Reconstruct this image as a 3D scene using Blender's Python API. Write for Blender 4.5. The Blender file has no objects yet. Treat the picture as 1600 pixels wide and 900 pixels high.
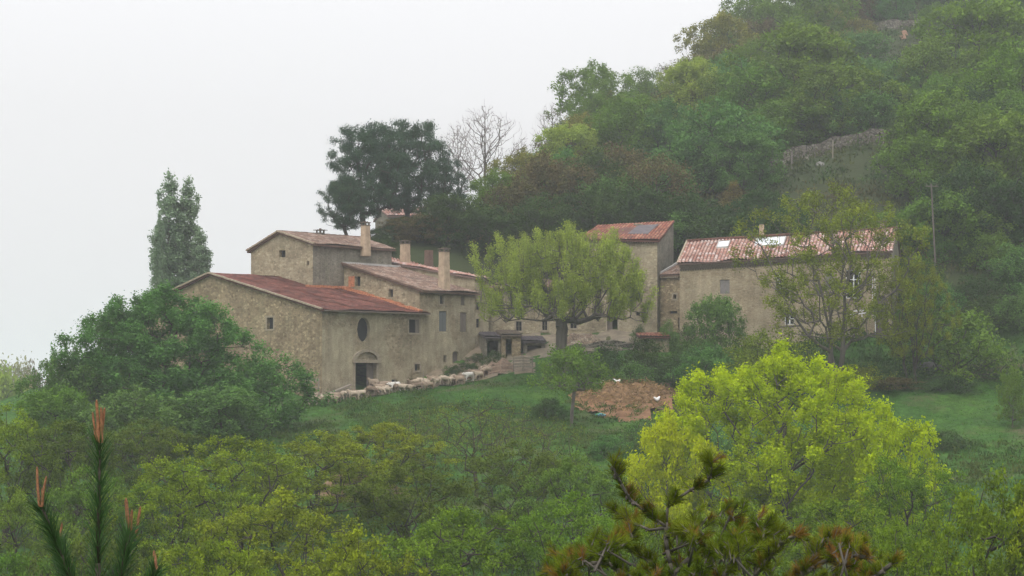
import bpy, bmesh, math, random
import numpy as np
from mathutils import Vector, Matrix, noise as mnoise
Rd = math.radians
HAZE = .00038
SC = bpy.context.scene
COL = SC.collection
# ---------------------------------------------------------------- camera
F, HZ = 3400.0, 600.0          # focal length and horizon row in pixels of the 1600 px photograph
cam = bpy.data.cameras.new('camera'); camo = bpy.data.objects.new('camera', cam); COL.objects.link(camo)
camo.rotation_euler = (Rd(90), 0, 0)
cam.sensor_width = 36; cam.lens = 36 * F / 1600; cam.shift_y = 150 / 1600
cam.clip_start = 0.5; cam.clip_end = 20000
SC.camera = camo
# ---------------------------------------------------------------- sky and sun (overcast)
W = bpy.data.worlds.new('World'); SC.world = W; W.use_nodes = True
nt = W.node_tree; nt.nodes.clear()
out = nt.nodes.new('ShaderNodeOutputWorld')
sky = nt.nodes.new('ShaderNodeTexSky'); sky.sky_type = 'NISHITA'; sky.sun_disc = False
sky.sun_elevation = Rd(52); sky.sun_rotation = Rd(200); sky.dust_density = 6; sky.air_density = 1.0
hs = nt.nodes.new('ShaderNodeHueSaturation'); hs.inputs['Saturation'].default_value = 0.25
nt.links.new(sky.outputs[0], hs.inputs['Color'])
b1 = nt.nodes.new('ShaderNodeBackground'); b1.inputs[1].default_value = 0.05
nt.links.new(hs.outputs[0], b1.inputs[0])
tc = nt.nodes.new('ShaderNodeTexCoord'); sp = nt.nodes.new('ShaderNodeSeparateXYZ')
nt.links.new(tc.outputs['Generated'], sp.inputs[0])
mr = nt.nodes.new('ShaderNodeMapRange'); nt.links.new(sp.outputs[2], mr.inputs[0])
mr.inputs[1].default_value = 0.12; mr.inputs[2].default_value = 0.9
cl = nt.nodes.new('ShaderNodeMix'); cl.data_type = 'RGBA'
cl.inputs[6].default_value = (1.09, 1.075, 1.085, 1); cl.inputs[7].default_value = (2.3, 2.35, 2.46, 1)
nt.links.new(mr.outputs[0], cl.inputs[0])
b2 = nt.nodes.new('ShaderNodeBackground'); b2.inputs[1].default_value = 1.0
nt.links.new(cl.outputs[2], b2.inputs[0])
ad = nt.nodes.new('ShaderNodeAddShader'); nt.links.new(b1.outputs[0], ad.inputs[0]); nt.links.new(b2.outputs[0], ad.inputs[1])
nt.links.new(ad.outputs[0], out.inputs[0])
sl = bpy.data.lights.new('sun', 'SUN'); sl.energy = 1.5; sl.angle = Rd(18); sl.color = (1, .96, .9)
so = bpy.data.objects.new('sun', sl); COL.objects.link(so)
so.rotation_euler = (Rd(38), 0, Rd(-20)); so.location = (0, 0, 200)
vs = SC.view_settings; vs.view_transform = 'Standard'; vs.look = 'None'; vs.exposure = -0.42; vs.gamma = 1; vs.use_curve_mapping = False
SC.cycles.volume_bounces = 2; SC.cycles.max_bounces = 6; SC.cycles.diffuse_bounces = 3
SC.cycles.transparent_max_bounces = 8; SC.cycles.transmission_bounces = 4
SC.cycles.use_denoising = True

# ---------------------------------------------------------------- helpers
def P(px, py, Y): return Vector(((px - 800) / F * Y, Y, (HZ - py) / F * Y))
def tag(o, label=None, cat=None, group=None, kind=None):
    if label: o['label'] = label
    if cat: o['category'] = cat
    if group: o['group'] = group
    if kind: o['kind'] = kind
    return o
def root(name, loc, label, cat, group=None):
    o = bpy.data.objects.new(name, None); COL.objects.link(o); o.location = loc; o.empty_display_size = .3
    return tag(o, label, cat, group)
def world_loc(o):
    v = Vector((0, 0, 0))
    while o is not None: v += o.location; o = o.parent
    return v
def mk(name, verts, faces, mat, parent=None, smooth=False, uvs=None, v=None):
    """one mesh object from world-space vertices; stored relative to the parent"""
    verts = np.asarray(verts, dtype=np.float32).reshape(-1, 3)
    off = world_loc(parent) if parent is not None else None
    if off is not None: verts = verts - np.array(off, dtype=np.float32)
    me = bpy.data.meshes.new(name)
    if isinstance(faces, np.ndarray):
        n, k = faces.shape
        me.vertices.add(len(verts)); me.vertices.foreach_set('co', verts.ravel())
        me.loops.add(n * k); me.loops.foreach_set('vertex_index', faces.astype(np.int32).ravel())
        me.polygons.add(n); me.polygons.foreach_set('loop_start', np.arange(0, n * k, k, dtype=np.int32))
        me.update(calc_edges=True)
    else:
        me.from_pydata([tuple(x) for x in verts.tolist()], [], faces); me.update()
    if smooth: me.polygons.foreach_set('use_smooth', [True] * len(me.polygons))
    if uvs is not None:
        l = me.uv_layers.new(name='UVMap')
        idx = np.empty(len(me.loops), dtype=np.int32); me.loops.foreach_get('vertex_index', idx)
        l.data.foreach_set('uv', np.asarray(uvs, dtype=np.float32)[idx].ravel())
    if v is not None:
        a = me.attributes.new('v', 'FLOAT', 'FACE'); a.data.foreach_set('value', np.asarray(v, dtype=np.float32))
    for m in (mat if isinstance(mat, (list, tuple)) else [mat]): me.materials.append(m)
    o = bpy.data.objects.new(name, me); COL.objects.link(o)
    if parent is not None: o.parent = parent
    return o
class MB:
    """collects simple solids in world space"""
    def __init__(s): s.v = []; s.f = []
    def add(s, vs_, fs):
        b = len(s.v); s.v += [tuple(x) for x in vs_]; s.f += [tuple(i + b for i in f) for f in fs]
    def obox(s, c, ax, ay, az):
        """box from centre and three half-axis vectors"""
        c, ax, ay, az = map(Vector, (c, ax, ay, az)); q = []
        for k in (-1, 1):
            for j in (-1, 1):
                for i in (-1, 1): q.append(c + ax * i + ay * j + az * k)
        s.add(q, [(0, 2, 3, 1), (4, 5, 7, 6), (0, 1, 5, 4), (2, 6, 7, 3), (0, 4, 6, 2), (1, 3, 7, 5)])
    def bar(s, a, b, w, h=None, up=(0, 0, 1)):
        a, b = Vector(a), Vector(b); h = h or w; d = (b - a); L = d.length; d.normalize()
        up = Vector(up)
        if abs(d.dot(up)) > .95: up = Vector((1, 0, 0))
        x = d.cross(up).normalized(); z = x.cross(d)
        s.obox((a + b) / 2, d * L / 2, x * w / 2, z * h / 2)
    def tube(s, a, b, r0, r1, k=6, cap=True):
        a, b = Vector(a), Vector(b); d = (b - a).normalized()
        u = d.cross(Vector((0.3, .2, 1)) if abs(d.z) < .9 else Vector((1, 0, 0))).normalized(); w = d.cross(u)
        q = []
        for c, r in ((a, r0), (b, r1)):
            for i in range(k):
                t = 2 * math.pi * i / k; q.append(c + (u * math.cos(t) + w * math.sin(t)) * r)
        f = [(i, (i + 1) % k, k + (i + 1) % k, k + i) for i in range(k)]
        if cap: f += [tuple(range(k - 1, -1, -1)), tuple(range(k, 2 * k))]
        s.add(q, f)
    def build(s, name, mat, parent=None, smooth=False): return mk(name, s.v, s.f, mat, parent, smooth)

# ---------------------------------------------------------------- materials
class NT:
    def __init__(s, name):
        s.m = bpy.data.materials.new(name); s.m.use_nodes = True; s.t = s.m.node_tree; s.n = s.t.nodes
        s.b = s.n['Principled BSDF']; s.out = s.n['Material Output']
        s.co = s.n.new('ShaderNodeTexCoord').outputs['Object']
    def new(s, k, **kw):
        n = s.n.new(k)
        for a, b in kw.items(): setattr(n, a, b)
        return n
    def L(s, a, b): s.t.links.new(a, b)
    def map(s, scale=(1, 1, 1), src=None):
        n = s.new('ShaderNodeMapping'); n.inputs['Scale'].default_value = scale; s.L(src or s.co, n.inputs[0]); return n.outputs[0]
    def noise(s, scale, detail=4, rough=.55, vec=None, out=0):
        n = s.new('ShaderNodeTexNoise'); n.inputs['Scale'].default_value = scale; n.inputs['Detail'].default_value = detail
        n.inputs['Roughness'].default_value = rough; s.L(vec or s.co, n.inputs['Vector']); return n.outputs[out]
    def ramp(s, fac, stops, interp='LINEAR'):
        n = s.new('ShaderNodeValToRGB'); s.L(fac, n.inputs[0]); e = n.color_ramp.elements; n.color_ramp.interpolation = interp
        while len(e) < len(stops): e.new(.5)
        for i, (p, c) in enumerate(stops):
            e[i].position = p; e[i].color = (c, c, c, 1) if isinstance(c, (int, float)) else tuple(c) + (1,)
        return n.outputs[0]
    def mix(s, fac, a, b, mode='MIX'):
        n = s.new('ShaderNodeMix', data_type='RGBA', blend_type=mode)
        for i, x in ((0, fac), (6, a), (7, b)):
            if hasattr(x, 'node'): s.L(x, n.inputs[i])
            elif i == 0: n.inputs[0].default_value = x
            else: n.inputs[i].default_value = tuple(x) + (1,)
        return n.outputs[2]
    def math(s, op, a, b=None):
        n = s.new('ShaderNodeMath', operation=op)
        for i, x in ((0, a), (1, b)):
            if x is None: continue
            if hasattr(x, 'node'): s.L(x, n.inputs[i])
            else: n.inputs[i].default_value = x
        return n.outputs[0]
    def bump(s, h, strength=.5, dist=.05):
        n = s.new('ShaderNodeBump'); n.inputs['Strength'].default_value = strength; n.inputs['Distance'].default_value = dist
        s.L(h, n.inputs['Height']); s.L(n.outputs[0], s.b.inputs['Normal'])
    def col(s, c, rough=.85, spec=.2):
        if hasattr(c, 'node'): s.L(c, s.b.inputs['Base Color'])
        else: s.b.inputs['Base Color'].default_value = tuple(c) + (1,)
        s.b.inputs['Roughness'].default_value = rough; s.b.inputs['Specular IOR Level'].default_value = spec
        return s.m
def simple(name, c, var=.25, scale=3, rough=.85, spec=.2, bump=0, stretch=(1, 1, 1)):
    t = NT(name); n = t.noise(scale, 5, .6, t.map(stretch))
    a = [x * (1 - var) for x in c]; b = [min(1, x * (1 + var)) for x in c]
    cc = t.ramp(n, [(.3, a), (.7, b)])
    if bump: t.bump(n, .6, bump)
    return t.col(cc, rough, spec)
def leafmat(name, c1, c2, tr=.3, var=.27, rough=.7, scale=.5, spec=.06):
    t = NT(name)
    oi = t.new('ShaderNodeObjectInfo')
    vm = t.new('ShaderNodeVectorMath', operation='ADD'); t.L(t.co, vm.inputs[0])
    comb = t.new('ShaderNodeCombineXYZ'); t.L(t.math('MULTIPLY', oi.outputs['Random'], 50.0), comb.inputs[0]); t.L(comb.outputs[0], vm.inputs[1])
    n = t.noise(scale, 3, .6, vm.outputs[0])
    c = t.mix(t.ramp(n, [(.35, 0.), (.65, 1.)]), c1, c2)
    at = t.new('ShaderNodeAttribute', attribute_name='v')
    hv = t.new('ShaderNodeHueSaturation'); t.L(c, hv.inputs['Color'])
    val = t.math('ADD', t.math('MULTIPLY', at.outputs['Fac'], 2 * var), 1 - var); t.L(val, hv.inputs['Value'])
    hue = t.math('ADD', t.math('MULTIPLY', oi.outputs['Random'], .03), .485); t.L(hue, hv.inputs['Hue'])
    cc = hv.outputs[0]
    t.col(cc, rough, spec)
    trn = t.new('ShaderNodeBsdfTranslucent'); t.L(cc, trn.inputs[0])
    ms = t.new('ShaderNodeMixShader'); ms.inputs[0].default_value = tr
    t.L(t.b.outputs[0], ms.inputs[1]); t.L(trn.outputs[0], ms.inputs[2]); t.L(ms.outputs[0], t.out.inputs['Surface'])
    return t.m
def stonemat(name, cs, mortar, plaster=None, pthr=.55, scale=3.3, dark=.6, seed=0.):
    t = NT(name)
    base = t.map((1, 1, 1.55))
    wob = t.noise(1.6, 3, .6, base, 1)
    vv = t.mix(.12, base, wob, 'ADD')
    v1 = t.new('ShaderNodeTexVoronoi'); v1.inputs['Scale'].default_value = scale; t.L(vv, v1.inputs['Vector'])
    ve = t.new('ShaderNodeTexVoronoi', feature='DISTANCE_TO_EDGE'); ve.inputs['Scale'].default_value = scale; t.L(vv, ve.inputs['Vector'])
    sep = t.new('ShaderNodeSeparateColor'); t.L(v1.outputs['Color'], sep.inputs[0])
    k = len(cs); c = t.ramp(sep.outputs[0], [(i / (k - 1), cs[i]) for i in range(k)])
    edge = t.ramp(ve.outputs['Distance'], [(.02, 0.), (.1, 1.)])
    c = t.mix(edge, mortar, c)
    if plaster:
        pn = t.noise(.22, 6, .62, t.map((1, 1, .8)))
        pm = t.ramp(pn, [(pthr - .03, 0.), (pthr + .05, 1.)])
        pf = t.ramp(t.noise(1.3, 5, .65), [(.3, [x * .82 for x in plaster]), (.7, [min(1, x * 1.12) for x in plaster])])
        c = t.mix(t.math('MULTIPLY', pm, .8), c, pf)
    big = t.ramp(t.noise(.35, 6, .65), [(.3, dark), (.66, 1.22)])
    c = t.mix(1., c, big, 'MULTIPLY')
    st = t.ramp(t.noise(1.1, 4, .6, t.map((2.2, 2.2, .16))), [(.38, .8), (.6, 1.05)])
    c = t.mix(.6, c, st, 'MULTIPLY')
    moss = t.ramp(t.noise(.6, 5, .7, t.map((1, 1, .6))), [(.55, 0.), (.75, .45)])
    c = t.mix(moss, c, (.16, .165, .09))
    fine = t.ramp(t.noise(9, 3, .7), [(.3, .75), (.7, 1.2)])
    c = t.mix(.8, c, fine, 'MULTIPLY')
    t.bump(t.math('ADD', edge, t.noise(6, 4, .6)), .8, .06)
    hv = t.new('ShaderNodeHueSaturation'); hv.inputs['Value'].default_value = 1.12; hv.inputs['Saturation'].default_value = .92; t.L(c, hv.inputs['Color']); c = hv.outputs[0]
    return t.col(c, .92, .15)
def tilemat(name, cols, blotch=.6, moss=(.12, .11, .08), mossamt=.3, chn=.7):
    t = NT(name)
    uv = t.new('ShaderNodeTexCoord').outputs['UV']
    fl = t.new('ShaderNodeVectorMath', operation='FLOOR'); t.L(uv, fl.inputs[0])
    wn = t.new('ShaderNodeTexWhiteNoise', noise_dimensions='2D'); t.L(fl.outputs[0], wn.inputs['Vector'])
    k = len(cols); c = t.ramp(wn.outputs['Value'], [(i / k, cols[i]) for i in range(k)], 'CONSTANT')
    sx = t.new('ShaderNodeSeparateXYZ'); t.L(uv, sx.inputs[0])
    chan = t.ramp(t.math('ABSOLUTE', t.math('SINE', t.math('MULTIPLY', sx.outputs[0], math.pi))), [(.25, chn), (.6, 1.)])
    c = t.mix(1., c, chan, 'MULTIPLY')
    big = t.noise(.45, 6, .68)
    c = t.mix(1., c, t.ramp(big, [(.32, blotch), (.65, 1.12)]), 'MULTIPLY')
    mm = t.ramp(t.noise(1.7, 6, .7), [(.5, 0.), (.75, mossamt)])
    c = t.mix(mm, c, moss)
    c = t.mix(.7, c, t.ramp(t.noise(7, 3, .7), [(.3, .7), (.7, 1.25)]), 'MULTIPLY')
    t.bump(t.noise(8, 4, .6), .4, .03)
    return t.col(c, .88, .2)

M = {}
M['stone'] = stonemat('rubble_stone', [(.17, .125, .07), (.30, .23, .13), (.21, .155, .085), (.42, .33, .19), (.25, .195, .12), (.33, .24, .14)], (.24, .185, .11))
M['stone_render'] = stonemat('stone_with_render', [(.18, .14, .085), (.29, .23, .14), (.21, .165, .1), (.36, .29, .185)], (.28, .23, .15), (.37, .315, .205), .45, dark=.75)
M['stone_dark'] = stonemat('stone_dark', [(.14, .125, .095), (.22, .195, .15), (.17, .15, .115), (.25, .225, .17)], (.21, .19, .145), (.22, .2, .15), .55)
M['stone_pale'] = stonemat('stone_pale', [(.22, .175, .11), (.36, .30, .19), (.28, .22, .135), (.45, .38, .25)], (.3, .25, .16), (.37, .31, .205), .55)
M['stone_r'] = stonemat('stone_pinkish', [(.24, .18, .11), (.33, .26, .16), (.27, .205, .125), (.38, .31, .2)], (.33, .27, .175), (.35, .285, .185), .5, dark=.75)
M['dry'] = stonemat('drystone', [(.08, .07, .055), (.17, .15, .12), (.12, .1, .08), (.22, .2, .165)], (.03, .028, .022), None, scale=2.4, dark=.6)
M['rubble'] = stonemat('fallen_rubble', [(.16, .11, .07), (.27, .21, .15), (.2, .13, .085), (.32, .27, .2)], (.07, .055, .04), None, scale=4.5, dark=.8)
M['trim'] = simple('dressed_stone', (.29, .245, .18), .2, 4, bump=.01)
M['stucco'] = simple('chimney_stucco', (.40, .30, .21), .22, 2.5, bump=.01)
M['roof_red'] = tilemat('red_flat_tiles', [(.22, .078, .058), (.18, .07, .055), (.26, .105, .078), (.20, .078, .06), (.15, .064, .053)], .5, (.12, .075, .06), .6, .85)
M['roof_can'] = tilemat('weathered_canal_tiles', [(.26, .17, .13), (.34, .24, .19), (.21, .14, .105), (.30, .2, .155), (.38, .29, .24), (.25, .155, .115)], .6, (.13, .125, .1), .5)
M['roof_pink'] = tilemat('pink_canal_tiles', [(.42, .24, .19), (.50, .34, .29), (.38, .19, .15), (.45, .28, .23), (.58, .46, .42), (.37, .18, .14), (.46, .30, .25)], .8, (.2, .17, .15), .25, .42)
M['roof_or'] = tilemat('orange_canal_tiles', [(.40, .17, .11), (.33, .12, .08), (.43, .22, .15), (.28, .12, .09)], .6, (.2, .16, .14), .45, .5)
M['verge'] = simple('verge_mortar', (.31, .25, .18), .3, 5, bump=.01)
M['rawtile'] = simple('raw_red_tile_edge', (.42, .17, .09), .4, 5, bump=.02)
M['zinc'] = simple('weathered_zinc', (.42, .40, .38), .15, 2)
M['under'] = simple('eave_underside', (.14, .11, .085), .3, 5)
M['wood'] = simple('grey_weathered_wood', (.24, .205, .165), .35, 6, stretch=(1, 1, 6), bump=.005)
M['wood_pink'] = simple('pinkish_planks', (.33, .235, .18), .3, 5, bump=.005)
M['shut'] = simple('old_shutter_wood', (.15, .125, .105), .25, 4, stretch=(5, 5, .6))
M['shutg'] = simple('grey_blue_shutter', (.13, .14, .14), .2, 4, stretch=(5, 5, .6))
M['shutp'] = simple('mauve_grey_shutter', (.22, .20, .19), .15, 4)
M['glass'] = NT('dark_window_glass').col((.012, .014, .017), .2, .2)
M['sky_glass'] = simple('skylight_glass', (.6, .62, .64), .12, 2, rough=.25, spec=.6)
M['slate'] = simple('grey_roof_panel', (.105, .09, .095), .3, 2, rough=.75)
M['white'] = simple('white_paint', (.72, .72, .72), .06, 2, rough=.5)
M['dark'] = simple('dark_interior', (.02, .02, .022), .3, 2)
M['bark'] = simple('dark_bark', (.055, .045, .036), .4, 5, stretch=(1, 1, .3), bump=.02)
M['bark_grey'] = simple('grey_bark', (.11, .095, .08), .4, 4, stretch=(1, 1, .3), bump=.03)
M['bark_pale'] = simple('pale_twigs', (.20, .165, .155), .3, 4)
M['straw'] = simple('straw_manure', (.21, .125, .062), .45, 2.5, bump=.08)
M['dirt'] = simple('orange_dirt', (.185, .098, .05), .35, 1.3, bump=.04)
t = NT('sheep_wool'); oi_ = t.new('ShaderNodeObjectInfo'); wc = t.ramp(oi_.outputs['Random'], [(0., (.17, .125, .09)), (.45, (.30, .23, .17)), (1., (.46, .38, .29))])
t.bump(t.noise(6, 4, .6), .6, .03); M['wool'] = t.col(t.mix(.6, wc, t.ramp(t.noise(5, 4, .6), [(.3, .7), (.7, 1.2)]), 'MULTIPLY'), .95, .05)
M['wool_white'] = simple('clean_white_wool', (.58, .55, .5), .1, 5, bump=.03)
M['feather'] = simple('white_feathers', (.85, .84, .82), .06, 8)
M['comb'] = simple('hen_red', (.4, .05, .03), .1, 8)
M['rock'] = simple('pale_rock', (.20, .19, .175), .25, 1.5, bump=.05)

# ---------------------------------------------------------------- terrain
ctrl = [(0, 0, -1.7), (12, 0, -2), (-12, 0, -2), (-40, 0, -5), (40, 0, -3), (0, 14, -6.2), (-14, 14, -6.5), (14, 14, -6), (0, 40, -14), (-25, 40, -14), (25, 40, -13),
        (0, 65, -17), (-30, 65, -17), (30, 65, -14), (0, 100, -14.8), (-40, 100, -15), (-20, 100, -15), (20, 100, -14), (45, 100, -12), (0, 130, -11.4), (-35, 130, -12.5), (35, 130, -9.5),
        (0, 150, -8.3), (-35, 150, -9.3), (35, 150, -6.6), (60, 150, -4), (-60, 130, -16), (-60, 180, -9), (0, -60, 8), (60, -60, 8), (-60, -60, 6),
        (-60, 240, -6), (-60, 300, -12), (-30, 300, -6), (-110, 250, -18), (-100, 150, -18), (-5, 300, 12), (-45, 220, .5)]
ctrlp = [(600, 685, 170), (800, 680, 172), (420, 690, 170), (1000, 690, 170), (600, 646, 184), (800, 620, 188), (575, 628, 193), (500, 640, 193), (503, 622, 197), (600, 607, 201), (700, 590, 205.5), (760, 577, 206),
         (830, 575, 203), (900, 607, 195), (905, 655, 182), (1040, 655, 182), (975, 605, 194), (1050, 600, 195), (950, 523, 212), (850, 532, 212), (780, 560, 209), (930, 550, 207), (1010, 545, 207),
         (1050, 530, 210), (1230, 540, 206), (1395, 530, 203), (1300, 545, 200), (1200, 590, 195), (1480, 575, 198), (1400, 640, 184), (1550, 640, 184), (1480, 605, 191), (1590, 690, 172), (1420, 720, 165),
         (300, 600, 200), (100, 640, 200), (200, 660, 185), (300, 555, 225), (440, 560, 228), (200, 590, 250),
         (1205, 268, 255), (1400, 224, 250), (1205, 275, 249), (1400, 235, 244), (1500, 330, 230), (1500, 420, 215), (1560, 495, 205), (1400, 330, 228), (1280, 370, 222), (1600, 420, 214),
         (1230, 420, 222), (1060, 390, 228), (900, 380, 232), (760, 400, 228), (600, 380, 228), (640, 348, 262), (700, 345, 262), (1000, 320, 255), (850, 320, 262),
         (930, 215, 330), (850, 275, 300), (770, 335, 285), (1080, 145, 370), (1180, 60, 400), (1340, 22, 385), (1410, 50, 350), (1300, 150, 310), (1300, 215, 270), (1500, 190, 285), (1600, 60, 340), (1600, 200, 280), (1700, 100, 320),
         (1750, 400, 220), (1750, 600, 190)]
pts = [tuple(c) for c in ctrl] + [tuple(P(*c)) for c in ctrlp] + [(130, 470, 72), (60, 450, 62), (20, 450, 38), (-20, 420, 5), (-80, 420, -22), (190, 420, 72), (160, 300, 50), (140, 220, 22), (130, 150, 8), (120, 60, 0), (120, 0, 0), (-120, 0, -8), (-120, 60, -16)]
CP = np.array(pts); S_ = 100.
def _phi(r): return np.where(r > 1e-9, r * r * np.log(r + 1e-12), 0)
_n = len(CP); _XY = CP[:, :2] / S_
_A = np.zeros((_n + 3, _n + 3)); _d = np.linalg.norm(_XY[:, None] - _XY[None], axis=2)
_A[:_n, :_n] = _phi(_d) + np.eye(_n) * 2e-4
_A[:_n, _n] = 1; _A[:_n, _n + 1:] = _XY; _A[_n, :_n] = 1; _A[_n + 1:, :_n] = _XY.T
_w = np.linalg.solve(_A, np.concatenate([CP[:, 2], [0, 0, 0]]))
def Hs(x, y):
    x = np.atleast_1d(np.asarray(x, float)); y = np.atleast_1d(np.asarray(y, float))
    sh = x.shape; x = x.ravel(); y = y.ravel(); res = np.empty(len(x))
    for i in range(0, len(x), 20000):
        q = np.stack([x[i:i + 20000], y[i:i + 20000]], 1) / S_
        r = np.linalg.norm(q[:, None] - _XY[None], axis=2)
        res[i:i + 20000] = _phi(r) @ _w[:_n] + _w[_n] + q @ _w[_n + 1:]
    d = np.maximum(np.hypot(np.maximum(np.abs(x - 10) - 120, 0), np.maximum(y - 450, 0) + np.maximum(-40 - y, 0)), 0)
    t = np.clip(d / 320, 0, 1); t = t * t * (3 - 2 * t)
    far = -32 + 118 * np.exp(-(((x - 330) / 260) ** 2 + ((y - 480) / 260) ** 2)) + 5 * np.sin(x / 170) * np.cos(y / 230)
    base = res * (1 - t) + far * t
    f = np.clip((y - 20) / 60, 0, 1)
    bumps = (.14 * np.sin(x * .9 + 1.3 * np.sin(y * .31)) * np.sin(y * .7 + 2) + .08 * np.sin(x * 2.1 + y * 1.3) + .10 * np.sin(y * 1.9 - x * .6))
    return (base + bumps * f).reshape(sh)
def H(x, y): return float(Hs(x, y)[0])
def nonuni(lo, hi, step, far, g=1.12):
    a = list(np.arange(lo, hi + 1e-6, step)); s = step; v = hi
    while v < far: s *= g; v += s; a.append(v)
    s = step; v = lo
    while v > -far: s *= g; v -= s; a.insert(0, v)
    return np.array(a)
gx = nonuni(-62, 92, 1.2, 6000); gy = nonuni(2, 400, 1.2, 6000)
GX, GY = np.meshgrid(gx, gy); GZ = Hs(GX, GY)
gv = np.stack([GX.ravel(), GY.ravel(), GZ.ravel()], 1); nx, ny = len(gx), len(gy)
ii = (np.arange(ny - 1)[:, None] * nx + np.arange(nx - 1)[None]).ravel()
gf = np.stack([ii, ii + 1, ii + nx + 1, ii + nx], 1)
t = NT('meadow_ground')
g1 = t.ramp(t.noise(.09, 6, .65), [(.3, (.026, .066, .012)), (.5, (.042, .105, .016)), (.7, (.072, .135, .02))])
g2 = t.ramp(t.noise(1.6, 6, .7), [(.3, .5), (.7, 1.45)])
c = t.mix(1., g1, g2, 'MULTIPLY')
br = t.ramp(t.noise(.16, 7, .7), [(.52, 0.), (.66, .75)])
c = t.mix(br, c, (.11, .085, .05))
c = t.mix(.8, c, t.ramp(t.noise(7, 3, .7), [(.3, .65), (.7, 1.3)]), 'MULTIPLY')
sz_ = t.new('ShaderNodeSeparateXYZ'); t.L(t.co, sz_.inputs[0])
hm0 = t.math('ADD', sz_.outputs[2], t.math('MULTIPLY', t.noise(.05, 4, .6), 8.))
c = t.mix(t.ramp(t.math('MULTIPLY', hm0, .02), [(.15, 0.), (.24, .9)]), c, (.042, .05, .022))
t.bump(t.noise(2.5, 6, .7), .8, .25)
M['ground'] = t.col(c, .95, .1)
tag(mk('ground', gv, gf, M['ground'], smooth=True), kind='structure')

def drape(name, poly, mat, off, kind='structure', step=.5, seed=1, bumpz=0., tongue=.6):
    """irregular sheet lying on the ground; poly = list of (x,y)"""
    xs = [p[0] for p in poly]; ys = [p[1] for p in poly]
    X = np.arange(min(xs) - 1, max(xs) + 1, step); Y = np.arange(min(ys) - 1, max(ys) + 1, step)
    def inside(x, y):
        r = False; n = len(poly)
        for i in range(n):
            x1, y1 = poly[i]; x2, y2 = poly[i - 1]
            if (y1 > y) != (y2 > y) and x < (x2 - x1) * (y - y1) / (y2 - y1) + x1: r = not r
        return r
    XX, YY = np.meshgrid(X, Y); Z = Hs(XX, YY)
    vs_ = []; keep = np.zeros(XX.shape, bool)
    for j in range(len(Y)):
        for i in range(len(X)):
            w = mnoise.noise(Vector((X[i] * .45, Y[j] * .45, seed))) * 1.6 * tongue
            w2 = mnoise.noise(Vector((X[i] * .45, Y[j] * .45, seed + 9))) * 1.6 * tongue
            keep[j, i] = inside(X[i] + w, Y[j] + w2)
            b = bumpz * max(0, .5 + mnoise.noise(Vector((X[i] * .9, Y[j] * .9, seed + 3)))) if bumpz else 0
            vs_.append((X[i], Y[j], Z[j, i] + off + b))
    n = len(X); fs = []
    for j in range(len(Y) - 1):
        for i in range(n - 1):
            if keep[j, i] and keep[j + 1, i] and keep[j, i + 1] and keep[j + 1, i + 1]:
                a = j * n + i; fs.append((a, a + 1, a + n + 1, a + n))
    used = sorted({i for f in fs for i in f}); mp = {u: k for k, u in enumerate(used)}
    o = mk(name, [vs_[u] for u in used], [tuple(mp[i] for i in f) for f in fs], mat, smooth=True)
    if kind: o['kind'] = kind
    return o
def gpt(px, Y): return ((px - 800) / F * Y, Y)
# ---------------------------------------------------------------- buildings
def V2(x, y): return Vector((x, y))
def s_at(A, d, px):
    k = (px - 800) / F
    return (k * A.y - A.x) / (d.x - k * d.y)
def z_at(py, Y): return (HZ - py) / F * Y
def wall(parent, A, d, s0, s1, top, zb, holes=(), mat=None, depth=.38, name='wall', flip=False):
    """wall plane with real openings. top = [(s,z)...]; hole = (pts_lo fn, pts_hi fn, s0, s1)"""
    xs = {s0, s1} | {p[0] for p in top if s0 < p[0] < s1}
    hs = []
    for h in holes:
        n = 1 if h['shape'] == 'rect' else 14
        for i in range(n + 1): xs.add(h['s0'] + (h['s1'] - h['s0']) * i / n)
        hs.append(h)
    xs = sorted(x for x in xs if s0 - 1e-9 <= x <= s1 + 1e-9)
    nrm = V2(d.y, -d.x)
    def T(s):
        for (a, za), (b, zb_) in zip(top, top[1:]):
            if a - 1e-6 <= s <= b + 1e-6: return za + (zb_ - za) * (s - a) / max(b - a, 1e-9)
        return top[-1][1]
    def W3(s, z, dd=0.): q = A + d * s - nrm * dd; return (q.x, q.y, z)
    mb = MB()
    for a, b in zip(xs, xs[1:]):
        if b - a < 1e-6: continue
        m = (a + b) / 2
        cuts = [(zb, zb)]
        for h in sorted((h for h in hs if h['s0'] < m < h['s1']), key=lambda h: h['z0']):
            lo, hi = hole_edge(h, a), hole_edge(h, b)
            cuts += [(lo[0], hi[0]), (lo[1], hi[1])]
        cuts.append((T(a), T(b)))
        for k in range(0, len(cuts), 2):
            (la, lb), (ua, ub) = cuts[k], cuts[k + 1]
            mb.add([W3(a, la), W3(b, lb), W3(b, ub), W3(a, ua)], [(0, 1, 2, 3)])
    for h in hs:
        o = outline(h)
        n = len(o)
        q = [W3(*p) for p in o] + [W3(*p, depth) for p in o]
        mb.add(q, [(i, (i + 1) % n, n + (i + 1) % n, n + i) for i in range(n)])
    return mb.build(name, mat or M['stone'], parent)
def hole_edge(h, s):
    if h['shape'] == 'rect': return h['z0'], h['z1']
    u = (s - (h['s0'] + h['s1']) / 2) / ((h['s1'] - h['s0']) / 2); r = math.sqrt(max(0, 1 - u * u))
    zc = (h['z0'] + h['z1']) / 2; hh = (h['z1'] - h['z0']) / 2
    if h['shape'] == 'oval': return zc - hh * r, zc + hh * r
    return h['z0'], h['spring'] + (h['z1'] - h['spring']) * r
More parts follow.
